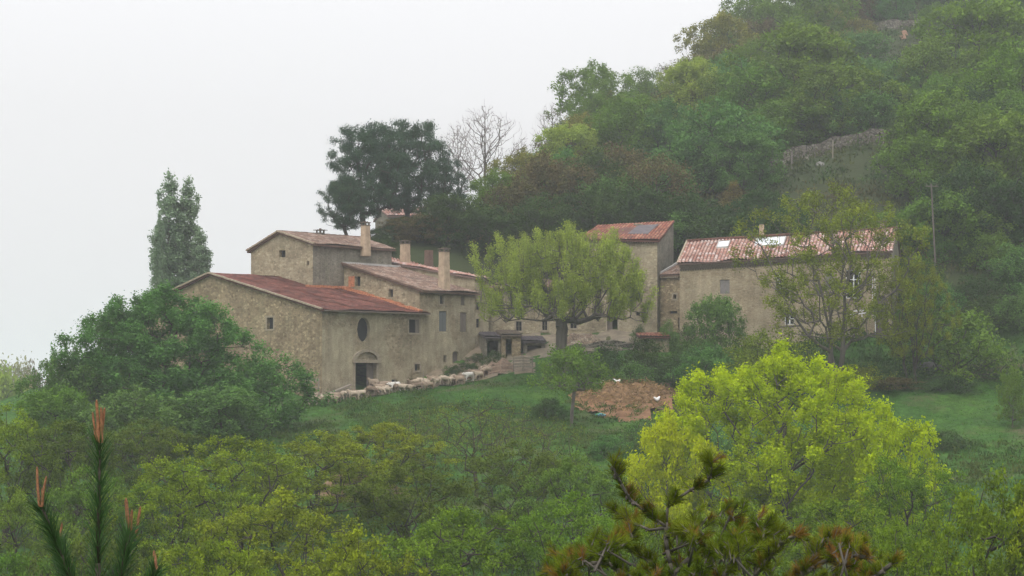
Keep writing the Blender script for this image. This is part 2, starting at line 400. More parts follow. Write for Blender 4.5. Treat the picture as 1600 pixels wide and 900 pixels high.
def outline(h):
    if h['shape'] == 'rect': return [(h['s0'], h['z0']), (h['s1'], h['z0']), (h['s1'], h['z1']), (h['s0'], h['z1'])]
    n = 14; o = []
    for i in range(n + 1):
        s = h['s0'] + (h['s1'] - h['s0']) * i / n; o.append((s, hole_edge(h, s)[0]))
    for i in range(n, -1, -1):
        s = h['s0'] + (h['s1'] - h['s0']) * i / n; o.append((s, hole_edge(h, s)[1]))
    return o
def hole(A, d, x0, x1, y0, y1, kind='glass', shape='rect', surround=False, label=None, arch=0):
    s0, s1 = s_at(A, d, x0), s_at(A, d, x1); Y = (A + d * (s0 + s1) / 2).y
    h = dict(s0=s0, s1=s1, z0=z_at(y1, Y), z1=z_at(y0, Y), kind=kind, shape=shape, surround=surround, label=label)
    if shape == 'arch': h['spring'] = z_at(y0 + arch, Y)
    return h
def fill(parent, A, d, holes):
    nrm = V2(d.y, -d.x)
    def W3(s, z, dd=0.): q = A + d * s - nrm * dd; return Vector((q.x, q.y, z))
    d3 = Vector((d.x, d.y, 0)); n3 = Vector((nrm.x, nrm.y, 0)); Z = Vector((0, 0, 1))
    for h in holes:
        k = h['kind']; s0, s1, z0, z1 = h['s0'], h['s1'], h['z0'], h['z1']; sm = (s0 + s1) / 2; w = s1 - s0; hh = z1 - z0
        par = None
        def panel(nm, mat, dd, pr):
            o = outline(h); return mk(nm, [W3(s, z, dd) for s, z in o], [tuple(range(len(o)))], mat, pr)
        if k in ('glass', 'whiteglass', 'bars'):
            mb = MB(); t = .05 if k != 'whiteglass' else .08; D = .22
            if h['shape'] == 'rect':
                for a, b in (((s0, z0), (s1, z0)), ((s0, z1), (s1, z1)), ((s0, z0), (s0, z1)), ((s1, z0), (s1, z1)), ((sm, z0), (sm, z1))):
                    mb.bar(W3(*a, D), W3(*b, D), t * 1.4, t * 1.4)
                nb = 2 if hh > 1.4 else 1
                for i in range(nb): zz = z0 + hh * (i + 1) / (nb + 1); mb.bar(W3(s0, zz, D), W3(s1, zz, D), t * .7, t * .7)
            else:
                mb.bar(W3(sm, z0, D), W3(sm, z1, D), .05, .05)
            win = mb.build('window', M['white'] if k == 'whiteglass' else M['shut'], parent)
            if h['label']: win['label'] = h['label']
            panel('pane', M['glass'], .27, win); par = win
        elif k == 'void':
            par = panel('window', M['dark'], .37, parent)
            if h['label']: par['label'] = h['label']
        elif k in ('shut', 'shutg', 'shutp'):
            mb = MB()
            for a, b in ((s0 + .01, sm - .01), (sm + .01, s1 - .01)):
                n = max(2, int(round((b - a) / .14)))
                for i in range(n):
                    c = a + (b - a) * (i + .5) / n
                    mb.obox(W3(c, (z0 + z1) / 2, .1), d3 * ((b - a) / n / 2 - .006), n3 * .02, Z * (hh / 2 - .02))
                for f in (.15, .85):
                    mb.obox(W3((a + b) / 2, z0 + hh * f, .07), d3 * ((b - a) / 2), n3 * .014, Z * .05)
            par = mb.build('shutter', M[k], parent)
            if h['label']: par['label'] = h['label']
        elif k == 'door':
            mb = MB(); n = max(3, int(w / .2))
            for i in range(n): mb.obox(W3(s0 + w * (i + .5) / n, (z0 + z1) / 2, .25), d3 * (w / n / 2 - .006), n3 * .025, Z * hh / 2)
            for f in (.2, .8): mb.obox(W3(sm, z0 + hh * f, .21), d3 * w / 2, n3 * .015, Z * .06)
            par = mb.build('door', M['shut'], parent)
            if h['label']: par['label'] = h['label']
        if h['surround'] and h['shape'] == 'rect':
            mb = MB(); e = .16
            mb.obox(W3(sm, z1 + e / 2, 0), d3 * (w / 2 + e * 1.1), n3 * .035, Z * e / 2)
            mb.obox(W3(sm, z0 - e / 2, 0), d3 * (w / 2 + e), n3 * .06, Z * e / 2)
            for s in (s0 - e / 2, s1 + e / 2): mb.obox(W3(s, (z0 + z1) / 2, 0), d3 * e / 2, n3 * .025, Z * (hh / 2 - .003))
            mb.build('surround' if par is not None else 'door_surround', M['trim'], par or parent)
def roof(parent, e0, e1, r1, r0, mat, period=.33, amp=.07, course=.42, name='roof', thick=.14, lum=.05, seed=0, step=.025):
    """tiled slope: e0,e1 eave left/right, r1,r0 ridge right/left (world points)"""
    e0, e1, r1, r0 = map(Vector, (e0, e1, r1, r0))
    L = (e1 - e0).length; D = ((r0 - e0).length + (r1 - e1).length) / 2
    nc = max(2, int(round(L / period))); nr = max(2, int(round(D / course))); K = 6
    N = (e1 - e0).cross(r0 - e0).normalized()
    if N.z < 0: N = -N
    v, uv = [], []
    for j in range(nr):
        for q in (0.001, .999):
            tv = (j + q) / nr
            if j == nr - 1 and q > .5: tv = 1
            for i in range(nc * K + 1):
                tu = i / (nc * K)
                p = (e0 * (1 - tu) + e1 * tu) * (1 - tv) + (r0 * (1 - tu) + r1 * tu) * tv
                ph = (i / K) % 1.
                hgt = amp * (abs(math.sin(math.pi * ph)) * 1.3 - .35)
                hgt += step * (1 - q) * 2
                hgt += lum * mnoise.noise(Vector((tu * L * .45 + seed, tv * D * .45, 3.3))) + .018 * mnoise.noise(Vector((i // K * 3.1, j * 5.7, seed)))
                if q < .5 and j == 0: p = p + (e0 - r0).normalized() * .06 * mnoise.noise(Vector((i // K * 2.3, 0, seed)))
                v.append(p + N * (hgt + .05)); uv.append((i / K + 1e-4 if i < nc * K else nc - .001, j + q * .98 + .01))
    W_ = nc * K + 1; R_ = 2 * nr
    f = [(j * W_ + i, j * W_ + i + 1, (j + 1) * W_ + i + 1, (j + 1) * W_ + i) for j in range(R_ - 1) for i in range(W_ - 1)]
    # closing edge skirt and underside slab
    b = len(v)
    for p in (e0, e1, r1, r0): v.append(p + N * .0); uv.append((0, 0))
    for p in (e0, e1, r1, r0): v.append(p - N * thick); uv.append((0, 0))
    f += [(b + 4, b + 7, b + 6, b + 5), (b, b + 1, b + 5, b + 4), (b + 1, b + 2, b + 6, b + 5), (b + 2, b + 3, b + 7, b + 6), (b + 3, b, b + 4, b + 7), (b, b + 3, b + 2, b + 1)]
    return mk(name, v, f, mat, parent, False, uv)
def ridge(parent, a, b, mat, r=.13, name='ridge_tiles'):
    a, b = Vector(a), Vector(b); n = max(2, int((b - a).length / .42)); mb = MB()
    for i in range(n):
        p, q = a.lerp(b, i / n), a.lerp(b, (i + 1.04) / n); j = .02 * mnoise.noise(Vector((i * 3.3, 1, 2)))
        mb.tube(p + Vector((0, 0, j)), q + Vector((0, 0, j)), r * 1.08, r * .92, 8)
    return mb.build(name, mat, parent)
def cornice(parent, a, b, n2, mat=None, rows=2, r=.085):
    """genoise: rows of half round tile ends under the eave"""
    a, b = Vector(a), Vector(b); L = (b - a).length; n = int(L / .24); mb = MB(); n3 = Vector((n2.x, n2.y, 0))
    for k in range(rows):
        z = -.12 - k * .17; o = .30 - k * .13
        for i in range(n):
            c = a.lerp(b, (i + .5 + (.5 if k % 2 else 0)) / (n + 1)) + Vector((0, 0, z))
            mb.tube(c - n3 * .1, c + n3 * o, r * .9, r, 7)
        mb.obox((a + b) / 2 + Vector((0, 0, z + .085)) + n3 * (o / 2 - .06), (b - a) / 2, n3 * (o / 2 + .05), (0, 0, .018))
    return mb.build('cornice', mat or M['trim'], parent)
def chimney(parent, px, py0, py1, Y, wpx, style='cap', mat=None, ang=.84, label=None):
    top = P(px, py0, Y); bot = P(px, py1, Y); w = wpx / F * Y / 2 * .8
    e3 = Vector((math.cos(ang), math.sin(ang), 0)); g3 = Vector((-e3.y, e3.x, 0)); Z = Vector((0, 0, 1))
    z1 = top.z; z0 = bot.z - 1.2; mb = MB(); capH = .42 if style != 'stub' else 0
    n = 3
    for i in range(n):
        a, b = z0 + (z1 - capH - z0) * i / n, z0 + (z1 - capH - z0) * (i + 1) / n; k = w * (1.12 - .06 * i)
        mb.obox((top.x, Y, (a + b) / 2), e3 * k, g3 * k, Z * (b - a) / 2)
    c = mb.build('chimney', mat or M['stucco'], parent)
    if label: c['label'] = label
    m2 = MB()
    if style == 'cap':
        zc = z1 - capH
        m2.obox((top.x, Y, zc + .03), e3 * w * 1.15, g3 * w * 1.15, Z * .035)
        for a in (-1, 1):
            for b in (-1, 1): m2.obox(Vector((top.x, Y, zc + .17)) + e3 * a * w * .75 + g3 * b * w * .75, e3 * w * .2, g3 * w * .2, Z * .105)
        m2.obox((top.x, Y, zc + .31), e3 * w * 1.2, g3 * w * 1.2, Z * .035)
        m2.obox((top.x, Y, zc + .38), e3 * w * .6, g3 * w * .6, Z * .035)
        m2.build('chimney_cap', M['under'], c)
    elif style == 'table':
        zc = z1 - capH
        for a in (-1, 1):
            for b in (-1, 1): m2.obox(Vector((top.x, Y, zc + .12)) + e3 * a * w * .8 + g3 * b * w * .8, e3 * .06, g3 * .06, Z * .12)
        m2.obox((top.x, Y, zc + .26), e3 * w * 1.7, g3 * w * 1.7, Z * .03)
        m2.obox((top.x, Y, zc + .36), e3 * w * .3, g3 * w * .3, Z * .07)
        m2.build('chimney_cap', M['under'], c)
    elif style == 'slab':
        m2.obox((top.x, Y, z1 - .36), e3 * w * 1.25, g3 * w * 1.25, Z * .05); m2.build('chimney_cap', M['trim'], c)
    return c
E = V2(.67, .743).normalized(); G = V2(-E.y, E.x); C0 = V2((503 - 800) / F * 196, 196.)
def q(s, t): return C0 + E * s + G * t
def q3(s, t, z): p = q(s, t); return Vector((p.x, p.y, z))
ZC, SR = z_at(484, 196), s_at(C0, E, 666)
n_e = V2(E.y, -E.x); n_g = -E
# --- barn
TA = 15.3; ZA = 10.35; TL = 26.; ZL = 7.4
barn = root('barn', (C0.x, C0.y, -2), 'long stone barn with a sagging dark red roof, oval window and tall arched doorway', 'barn')
GD = -G; AG = q(0, TL)           # gable wall runs left -> right towards the corner
top = [(0, ZL), (TL - TA, ZA), (TL, ZC)]
hg = [hole(AG, GD, 417, 427, 496, 514, 'void', surround=True)]
wall(barn, AG, GD, 0, TL, top, -4, hg, M['stone']); fill(barn, AG, GD, hg)
he = [hole(C0, E, 558, 578.5, 496, 534, 'void', 'oval', label='dark oval window high in the barn front'),
      hole(C0, E, 555, 588, 567, 618, 'open'), hole(C0, E, 639, 655, 499, 520, 'void', surround=True), hole(C0, E, 648, 656, 569, 579, 'void', surround=True), hole(C0, E, 612, 621, 593, 602, 'void')]
wall(barn, C0, E, 0, SR - .9, [(0, ZC), (SR - .9, ZC)], -4, he, M['stone_render'], depth=.45); fill(barn, C0, E, he)
# the doorway: stone jambs, lintel, lunette arch, one plank leaf standing half open
hd = he[1]; e3 = Vector((E.x, E.y, 0)); n3 = Vector((n_e.x, n_e.y, 0)); Z3 = Vector((0, 0, 1))
def w_e(s, z, o=0): return q3(s, 0, z) + n3 * o
mb = MB(); sm = (hd['s0'] + hd['s1']) / 2; zl = hd['z1']
for s in (hd['s0'] - .14, hd['s1'] + .14): mb.obox(w_e(s, (zl + hd['z0']) / 2, .0), e3 * .14, n3 * .05, Z3 * ((zl - hd['z0']) / 2 - .002))
mb.obox(w_e(sm, zl + .14, .02), e3 * ((hd['s1'] - hd['s0']) / 2 + .42), n3 * .2, Z3 * .14)
ra = (s_at(C0, E, 592) - s_at(C0, E, 550)) / 2; za = zl + .28; rz = z_at(546, 200) - za
NA = 11
for i in range(NA):
    a0, a1 = math.pi * (i + .04) / NA, math.pi * (i + .96) / NA
    vv = []
    for o in (.24, -.05):
        for a, k in ((a0, 1), (a1, 1), (a1, .76), (a0, .76)): vv.append(w_e(sm - math.cos(a) * ra * k, za + math.sin(a) * rz * k, o))
    mb.add(vv, [(0, 1, 2, 3), (7, 6, 5, 4), (0, 4, 5, 1), (1, 5, 6, 2), (2, 6, 7, 3), (3, 7, 4, 0)])
mb.build('door_surround', M['trim'], barn)
mb = MB(); wv = [w_e(sm, za, .03)] + [w_e(sm - math.cos(math.pi * i / 12) * ra * .76, za + math.sin(math.pi * i / 12) * rz * .76, .03) for i in range(13)]
mb.add(wv, [(0, i + 1, i + 2) for i in range(12)]); mb.build('lunette_infill', M['stone_pale'], barn)
mb = MB(); n = 6
for i in range(n):
    s = hd['s0'] + (hd['s1'] - hd['s0']) * (.64 + .36 * (i + .5) / n); mb.obox(w_e(s, (zl + hd['z0']) / 2, -.3 - .03 * i), e3 * .075, n3 * .025, Z3 * (zl - hd['z0']) / 2)
mb.build('door', M['shut'], barn)['label'] = 'grey plank leaf half closing the barn doorway'
mb = MB(); h = he[2]; mb.obox(w_e(h['s1'] - .25, (h['z0'] + h['z1']) / 2, -.05), e3 * .24, n3 * .03, Z3 * (h['z1'] - h['z0']) / 2); mb.build('shutter', M['shut'], barn)
bk = q(SR, TL)
wall(barn, bk, -E, 0, SR, [(0, ZL), (SR, ZL)], -4, (), M['stone'])
ov = .35
zoff = .12
rA0 = q3(-ov, TA, ZA + zoff); SRr = SR
roof(barn, q3(-ov, -.45, ZC - .02), q3(SRr + .15, -.45, ZC - .0), q3(SRr + .15, TA, ZA + zoff), rA0, M['roof_red'], .28, .018, .35, lum=.16, seed=4, step=.02)
roof(barn, q3(SRr, TL + .4, ZL - .05), q3(-ov, TL + .4, ZL - .05), rA0 + Vector((0, 0, .0)), q3(SRr, TA, ZA + zoff), M['roof_red'], .28, .02, .35, lum=.1, seed=8)
def line_mb(name, a, b, w, h, mat, par, wob=.05, n=26):
    mb = MB(); a, b = Vector(a), Vector(b)
    for i in range(n):
        p, r = a.lerp(b, i / n), a.lerp(b, (i + .95) / n); j = Vector((0, 0, wob * mnoise.noise(Vector((i * 1.7, a.x, 1)))))
        mb.bar(p + j, r + j, w, h)
    return mb.build(name, mat, par)
line_mb('verge', q3(-ov - .02, -.4, ZC + .08), q3(-ov - .02, TA, ZA + zoff + .08), .2, .14, M['verge'], barn)
line_mb('verge', q3(-ov - .02, TL + .4, ZL + .08), q3(-ov - .02, TA, ZA + zoff + .08), .2, .14, M['verge'], barn)
line_mb('raw_tile_edge', q3(SR - 1.05, -.3, ZC + .15), q3(SR - 1.05, 10.3, ZC + (ZA - ZC) * 10.3 / TA + .28), .5, .3, M['rawtile'], barn, .12)
line_mb('raw_tile_edge', q3(7.6, 10.25, ZC + (ZA - ZC) * 10.2 / TA + .26), q3(SR - 1.3, 10.25, ZC + (ZA - ZC) * 10.2 / TA + .26), .4, .22, M['rawtile'], barn, .1)
line_mb('gutter', q3(-.2, -.52, ZC - .08), q3(SRr, -.52, ZC - .08), .12, .12, M['under'], barn, .01)
# --- tower house behind the barn
TC = 10.5; S3 = 8.6; T3 = 19.5
z3 = z_at(382, 209.4); z3a = z_at(364, 212.6); z3l = z_at(393, 215.5)
S3e = s_at(q(0, TC), E, 612)
tw = root('tower_house', (q(S3, TC).x, q(S3, TC).y, 2), 'tall stone house standing behind the red barn roof, highest of the left cluster', 'house')
A3 = q(S3, T3); h3 = [hole(A3, GD, 436, 446, 391, 402, 'void'), hole(A3, GD, 479, 483, 408, 414, 'void')]
wall(tw, A3, GD, 0, T3 - TC, [(0, z3l), (T3 - 15.2, z3a), (T3 - TC, z3)], 2, h3, M['stone_pale']); fill(tw, A3, GD, h3)
B3 = q(S3, TC); h3b = [hole(B3, E, 537, 543, 433, 443, 'void')]
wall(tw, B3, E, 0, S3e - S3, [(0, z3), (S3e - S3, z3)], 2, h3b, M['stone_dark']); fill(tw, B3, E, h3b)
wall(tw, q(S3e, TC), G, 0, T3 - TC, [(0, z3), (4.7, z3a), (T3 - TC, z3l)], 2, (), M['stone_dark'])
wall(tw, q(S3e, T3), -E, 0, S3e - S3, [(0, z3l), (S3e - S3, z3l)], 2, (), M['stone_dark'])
roof(tw, q3(S3 - .25, TC - .45, z3), q3(S3e + .2, TC - .45, z3 - .05), q3(S3e + .2, 15.2, z3a + .05), q3(S3 - .25, 15.2, z3a + .1), M['roof_can'], .3, .07, .4, lum=.12, seed=11)
roof(tw, q3(S3e + .2, T3 + .35, z3l - .02), q3(S3 - .25, T3 + .35, z3l - .02), q3(S3 - .25, 15.2, z3a + .1), q3(S3e + .2, 15.2, z3a + .05), M['roof_can'], .3, .07, .4, seed=12)
line_mb('verge', q3(S3 - .27, TC - .4, z3 + .1), q3(S3 - .27, 15.2, z3a + .18), .25, .14, M['verge'], tw)
line_mb('verge', q3(S3 - .27, T3 + .35, z3l + .1), q3(S3 - .27, 15.2, z3a + .18), .25, .14, M['verge'], tw)
line_mb('ridge_tiles', q3(S3 - .2, 15.2, z3a + .2), q3(S3e + .2, 15.2, z3a + .15), .22, .14, M['roof_can'], tw)
cornice(tw, q3(S3, TC, z3 - .02), q3(S3e, TC, z3 - .06), n_e, M['under'], 1)
chimney(tw, 500.5, 357, 371, 216, 12, 'table', M['stone_dark'], label='squat chimney under a flat slab lid')
chimney(tw, 571, 346, 381, 214, 13, 'cap')
# --- house with shuttered facade
H2 = root('shuttered_house', (q(SR - .9, 0).x, q(SR - .9, 0).y, 0), 'tall grey rendered house with long shuttered windows, joined to the right end of the barn', 'house')
s2 = SR - .75; s2e = s_at(C0, E, 742); z2 = z_at(455, 205.6); z2t = z_at(414, 212.4)
A2 = q(s2, TC); h2 = [hole(A2, GD, 555, 563, 432, 447, 'void'), hole(A2, GD, 607, 614, 452, 464, 'void')]
wall(H2, A2, GD, 0, TC, [(0, z2t), (TC, z2)], 2, h2, M['stone_pale']); fill(H2, A2, GD, h2)
mb = MB(); sa, sb = s_at(A2, GD, 545), s_at(A2, GD, 554); p0 = A2 + GD * ((sa + sb) / 2)
mb.obox((p0.x, p0.y, z_at(440, p0.y)), Vector((GD.x, GD.y, 0)) * (sb - sa) / 2, Vector((E.x, E.y, 0)) * .05, Z3 * .5); mb.build('brick_infill', M['rawtile'], H2)
h2b = [hole(C0, E, 687, 693, 462, 475, 'glass', surround=True), hole(C0, E, 720, 726, 463, 477, 'shut'), hole(C0, E, 686, 698, 486, 518, 'shutg', label='long blue grey shutters'),
       hole(C0, E, 719, 729, 488, 519, 'shut', label='long brown shutters'), hole(C0, E, 693, 698, 555, 566, 'void'), hole(C0, E, 707, 717, 549, 582, 'door', 'arch', arch=4), hole(C0, E, 727, 732, 557, 567, 'void')]
wall(H2, C0, E, s2 - .15, s2e, [(s2 - .15, z2), (s2e, z2)], -3, h2b, M['stone_render']); fill(H2, C0, E, h2b)
wall(H2, q(s2e, 0), G, 0, TC, [(0, z2), (TC, z2t)], 0, (), M['stone_render'])
roof(H2, q3(s2 - .3, -.5, z2), q3(s2e + .15, -.5, z2 - .03), q3(s2e + .15, TC, z2t + .05), q3(s2 - .3, TC, z2t + .1), M['roof_can'], .32, .08, .42, lum=.16, seed=21)
line_mb('verge', q3(s2 - .3, -.4, z2 + .12), q3(s2 - .3, TC, z2t + .2), .22, .14, M['roof_can'], H2)
line_mb('flashing', q3(s2 - .2, TC - .2, z2t + .2), q3(s2e + .1, TC - .2, z2t + .12), .5, .2, M['zinc'], H2, .02, 8)
cornice(H2, q3(s2, 0, z2 - .03), q3(s2e, 0, z2 - .06), n_e, M['under'], 1)
chimney(H2, 694, 387, 437, 208.3, 15, 'cap', label='tall pale chimney beside the eave')
# --- house behind, seen over the shuttered house
H4 = root('pink_roofed_house', (q(s2e, 0).x, q(s2e, 0).y, 0), 'house with a faded pink roof squeezed between the shuttered house and the plane tree', 'house')
s4 = s2e + .05; s4e = s4 + 4.6; t4 = 13.5; z4 = z_at(433, 209.); z4t = z_at(406, 219)
h4 = [hole(q(s4, 0), E, 744, 750, 472, 484, 'glass'), hole(q(s4, 0), E, 744, 750, 498, 512, 'glass')]
wall(H4, q(s4, 0), E, 0, 1.9, [(0, z4), (1.9, z4)], -2, h4, M['stone_render']); fill(H4, q(s4, 0), E, h4)
wall(H4, q(s4, t4), GD, 0, t4, [(0, z4t), (t4, z4)], 2, (), M['stone_render'])
wall(H4, q(s4 + 1.9, 0), G, 0, t4, [(0, z4), (t4, z4t)], -2, (), M['stone_dark'])
roof(H4, q3(s4 - .2, -.4, z4), q3(s4 + 2.1, -.4, z4 - .02), q3(s4 + 2.1, t4, z4t), q3(s4 - .2, t4, z4t), M['roof_pink'], .33, .08, .42, lum=.1, seed=31)
# second low house behind it
pA = P(615, 419, 219.5); pB = P(735, 434, 219.5 + 1.5)
H5 = root('rear_cottage', (pA.x, pA.y, 6), 'low rear cottage whose pinkish tiled roof carries the capped chimney and the plain square one', 'house')
d5 = V2(pB.x - pA.x, pB.y - pA.y).normalized(); L5 = V2(pB.x - pA.x, pB.y - pA.y).length; a5 = V2(pA.x, pA.y); g5 = V2(-d5.y, d5.x)
wall(H5, a5, d5, 0, L5, [(0, pA.z), (L5, pB.z)], 5, (), M['stone_dark'])
r5a = Vector((a5.x + g5.x * 5, a5.y + g5.y * 5, z_at(402, 224.5))); r5b = Vector((pB.x + g5.x * 5, pB.y + g5.y * 5, z_at(424, 226)))
roof(H5, (pA.x - d5.x * .2 - g5.x * .4, pA.y - d5.y * .2 - g5.y * .4, pA.z + .05), (pB.x + d5.x * .4 - g5.x * .4, pB.y + d5.y * .4 - g5.y * .4, pB.z), r5b + Vector((d5.x * .4, 0, 0)), r5a, M['roof_pink'], .33, .08, .42, lum=.1, seed=32)
wall(H5, V2(r5b.x, r5b.y), -d5, 0, L5, [(0, r5b.z), (L5, r5a.z)], 5, (), M['stone_dark'])
chimney(H5, 633, 375, 414, 221, 14, 'cap', label='pale chimney with a pierced cap'); chimney(H5, 670, 391, 411, 223, 12, 'stub', M['roof_can'], label='plain square reddish chimney')
# --- middle row
yM = 212.; AM = V2((758 - 800) / F * 214, 214.); dM = (V2((1027 - 800) / F * yM, yM) - AM).normalized(); LM = s_at(AM, dM, 1027); sK = s_at(AM, dM, 905)
MR = root('middle_farmhouse', (AM.x, AM.y, 3), 'stone farmhouse with a row of small pale framed windows behind the plane tree trunk', 'house')
hm = [hole(AM, dM, 806, 815, 502, 517, 'glass', surround=True), hole(AM, dM, 847, 855, 500, 516, 'glass', surround=True), hole(AM, dM, 891, 901, 497, 513, 'glass', surround=True),
      hole(AM, dM, 949, 965, 488, 520, 'open', surround=True), hole(AM, dM, 994, 1000, 487, 493, 'void'), hole(AM, dM, 930, 940, 430, 448, 'glass', surround=True), hole(AM, dM, 830, 838, 462, 474, 'glass')]
zt0, zt1, zlow = z_at(374, 213), z_at(377, 212), z_at(452, 214)
wall(MR, AM, dM, 0, LM, [(0, zlow), (sK - .02, zlow), (sK, zt0), (LM, zt1)], 0, hm, M['stone_pale'], depth=.5); fill(MR, AM, dM, hm)
mb = MB(); h = hm[3]; mb.obox(Vector((*(AM + dM * (h['s0'] + .25)), (h['z0'] + h['z1']) / 2)) + Vector((-dM.y, dM.x, 0)) * .35, Vector((dM.x, dM.y, 0)) * .22, (0, .03, 0), (0, 0, (h['z1'] - h['z0']) / 2)); mb.build('door', M['shut'], MR)
BM = AM + dM * LM; bd = V2(.31, .95).normalized(); Ls = 6.6; zr = z_at(347, 218.3)
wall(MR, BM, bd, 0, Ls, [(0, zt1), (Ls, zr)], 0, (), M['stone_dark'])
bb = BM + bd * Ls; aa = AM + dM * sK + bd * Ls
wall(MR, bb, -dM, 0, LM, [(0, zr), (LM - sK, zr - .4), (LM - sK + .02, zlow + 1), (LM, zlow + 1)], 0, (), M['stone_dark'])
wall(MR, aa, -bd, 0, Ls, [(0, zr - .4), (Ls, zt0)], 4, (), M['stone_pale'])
def v3(p, z): return Vector((p.x, p.y, z))
nM = V2(dM.y, -dM.x)
roof(MR, v3(AM + dM * (sK - .1) + nM * .4, zt0), v3(BM + dM * .2 + nM * .4, zt1), v3(bb + dM * .1, zr + .1), v3(aa, zr - .35), M['roof_or'], .32, .08, .42, lum=.12, seed=41)
roof(MR, v3(AM + nM * .4, zlow), v3(AM + dM * (sK - .1) + nM * .4, zlow), v3(AM + dM * (sK - .1) + bd * Ls, zlow + 1.2), v3(AM + bd * Ls, zlow + 1.2), M['roof_can'], .32, .08, .42, lum=.12, seed=42)
mb = MB()
for x0, x1, f0, f1 in ((974, 1006, .25, .75),):
    pts4 = []
    for x, f in ((x0, f0), (x1, f0), (x1 + 3, f1), (x0 + 3, f1)):
        s = s_at(AM, dM, x); u = (s - sK) / (LM - sK); zz = (zt0 + (zt1 - zt0) * u) * (1 - f) + (zr - .35 + .45 * u) * f
        pp = AM + dM * s + nM * .4 * (1 - f) + bd * Ls * f; pts4.append(v3(pp, zz + .22))
    mb.add(pts4 + [p - Vector((0, 0, .08)) for p in pts4], [(0, 1, 2, 3), (7, 6, 5, 4), (0, 4, 5, 1), (1, 5, 6, 2), (2, 6, 7, 3), (3, 7, 4, 0)])
mb.build('roof_panel', M['slate'], MR)
cornice(MR, v3(AM + dM * sK, zt0 - .03), v3(BM, zt1 - .03), nM, M['under'], 1)
chimney(MR, 997, 345, 360, 217.5, 13, 'slab', M['trim'], .1)
# --- connecting wing
AN = BM + bd * 1.2 ; cnr = V2((1062 - 800) / F * 208, 208.); dN = (V2((1068 - 800) / F * 211.5, 211.5) - AN).normalized(); LN = s_at(AN, dN, 1066)
N_ = root('linking_wing', (AN.x, AN.y, 3), 'narrow stone wing under a brown tiled roof, squeezed between the two taller houses', 'house')
zn = z_at(431, AN.y); hn = [hole(AN, dN, 1052, 1057, 460, 467, 'void', surround=True), hole(AN, dN, 1046, 1058, 486, 490, 'void'), hole(AN, dN, 1059, 1065, 496, 516, 'door')]
wall(N_, AN, dN, 0, LN, [(0, zn), (LN, zn)], 0, hn, M['stone']); fill(N_, AN, dN, hn)
nb = V2(-dN.y, dN.x)
roof(N_, v3(AN - nb * .35, zn), v3(AN + dN * LN - nb * .35, zn), v3(AN + dN * LN + nb * 5 + dN * .1, z_at(402, 217)), v3(AN + nb * 5, z_at(405, 217)), M['roof_can'], .32, .07, .42, seed=51)
line_mb('flashing', v3(AN - nb * .2 + dN * .1, zn + .25), v3(AN + nb * 4.6 + dN * .15, z_at(406, 217) + .25), .2, .16, M['zinc'], N_, .02, 6)
wall(N_, AN + dN * LN + nb * 5, -dN, 0, LN, [(0, zn + 1.6), (LN, zn + 1.6)], 0, (), M['stone'])
cornice(N_, v3(AN, zn - .05), v3(AN + dN * LN, zn - .05), V2(dN.y, -dN.x), M['trim'], 1)
# --- right farmhouse
AR = cnr; BR = V2((1393 - 800) / F * 203, 203.); dR = (BR - AR).normalized(); LR = (BR - AR).length; nR = V2(dR.y, -dR.x); kR = -nR
zR0, zR1 = z_at(413.5, 208), z_at(393.5, 203); DR = 4.9; zr0, zr1 = z_at(379, 212.6), z_at(359, 207.8)
RH = root('right_farmhouse', (AR.x, AR.y, 2), 'long farmhouse at the right with mottled pink tiles, skylights and a toothed tile cornice', 'house')
hr = [hole(AR, dR, 1125, 1140, 437, 459, 'shutp', label='pale mauve grey closed shutter'), hole(AR, dR, 1212, 1224, 428, 456, 'whiteglass', surround=True), hole(AR, dR, 1290, 1302, 426, 452, 'shutp', surround=True),
      hole(AR, dR, 1322, 1345, 422, 466, 'whiteglass', label='large dark window with white bars'), hole(AR, dR, 1226, 1241, 489, 507, 'whiteglass', surround=True), hole(AR, dR, 1368, 1388, 462, 525, 'void', 'arch', arch=12)]
hr[-1]['kind'] = 'door'
wall(RH, AR, dR, 0, LR, [(0, zR0), (LR, zR1)], 0, hr, M['stone_r']); fill(RH, AR, dR, hr)
BB = BR + kR * DR * 2; A_ = AR + kR * DR * 2
wall(RH, BR, kR, 0, DR * 2, [(0, zR1), (DR, zr1), (2 * DR, zR1)], 0, (), M['stone_dark'])  # end wall in shade; the shade is put in as a darker stone
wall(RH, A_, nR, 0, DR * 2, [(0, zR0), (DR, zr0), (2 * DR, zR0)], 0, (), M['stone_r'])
wall(RH, BB, -dR, 0, LR, [(0, zR1), (LR, zR0)], 0, (), M['stone_r'])
ea, eb = v3(AR + nR * .45 - dR * .15, zR0 + .02), v3(BR + nR * .45 + dR * .15, zR1 + .02); ra_, rb_ = v3(AR + kR * DR - dR * .15, zr0 + .05), v3(BR + kR * DR + dR * .15, zr1 + .05)
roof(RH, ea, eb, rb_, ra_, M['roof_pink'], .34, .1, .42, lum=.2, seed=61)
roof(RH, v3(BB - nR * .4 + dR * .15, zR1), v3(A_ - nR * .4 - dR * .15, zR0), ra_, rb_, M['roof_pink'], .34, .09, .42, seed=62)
ridge(RH, ra_ + Z3 * .14, rb_ + Z3 * .14, M['roof_or'])
line_mb('verge', ea + Z3 * .15, ra_ + Z3 * .15, .16, .1, M['verge'], RH, .02, 14)
cornice(RH, v3(AR, zR0 - .06), v3(BR, zR1 - .06), nR, M['under'], 3, .12)
def on_roof(px, f, up=.2):
    s = s_at(AR, dR, px); u = s / LR; return ea.lerp(eb, u).lerp(ra_.lerp(rb_, u), f) + Z3 * up
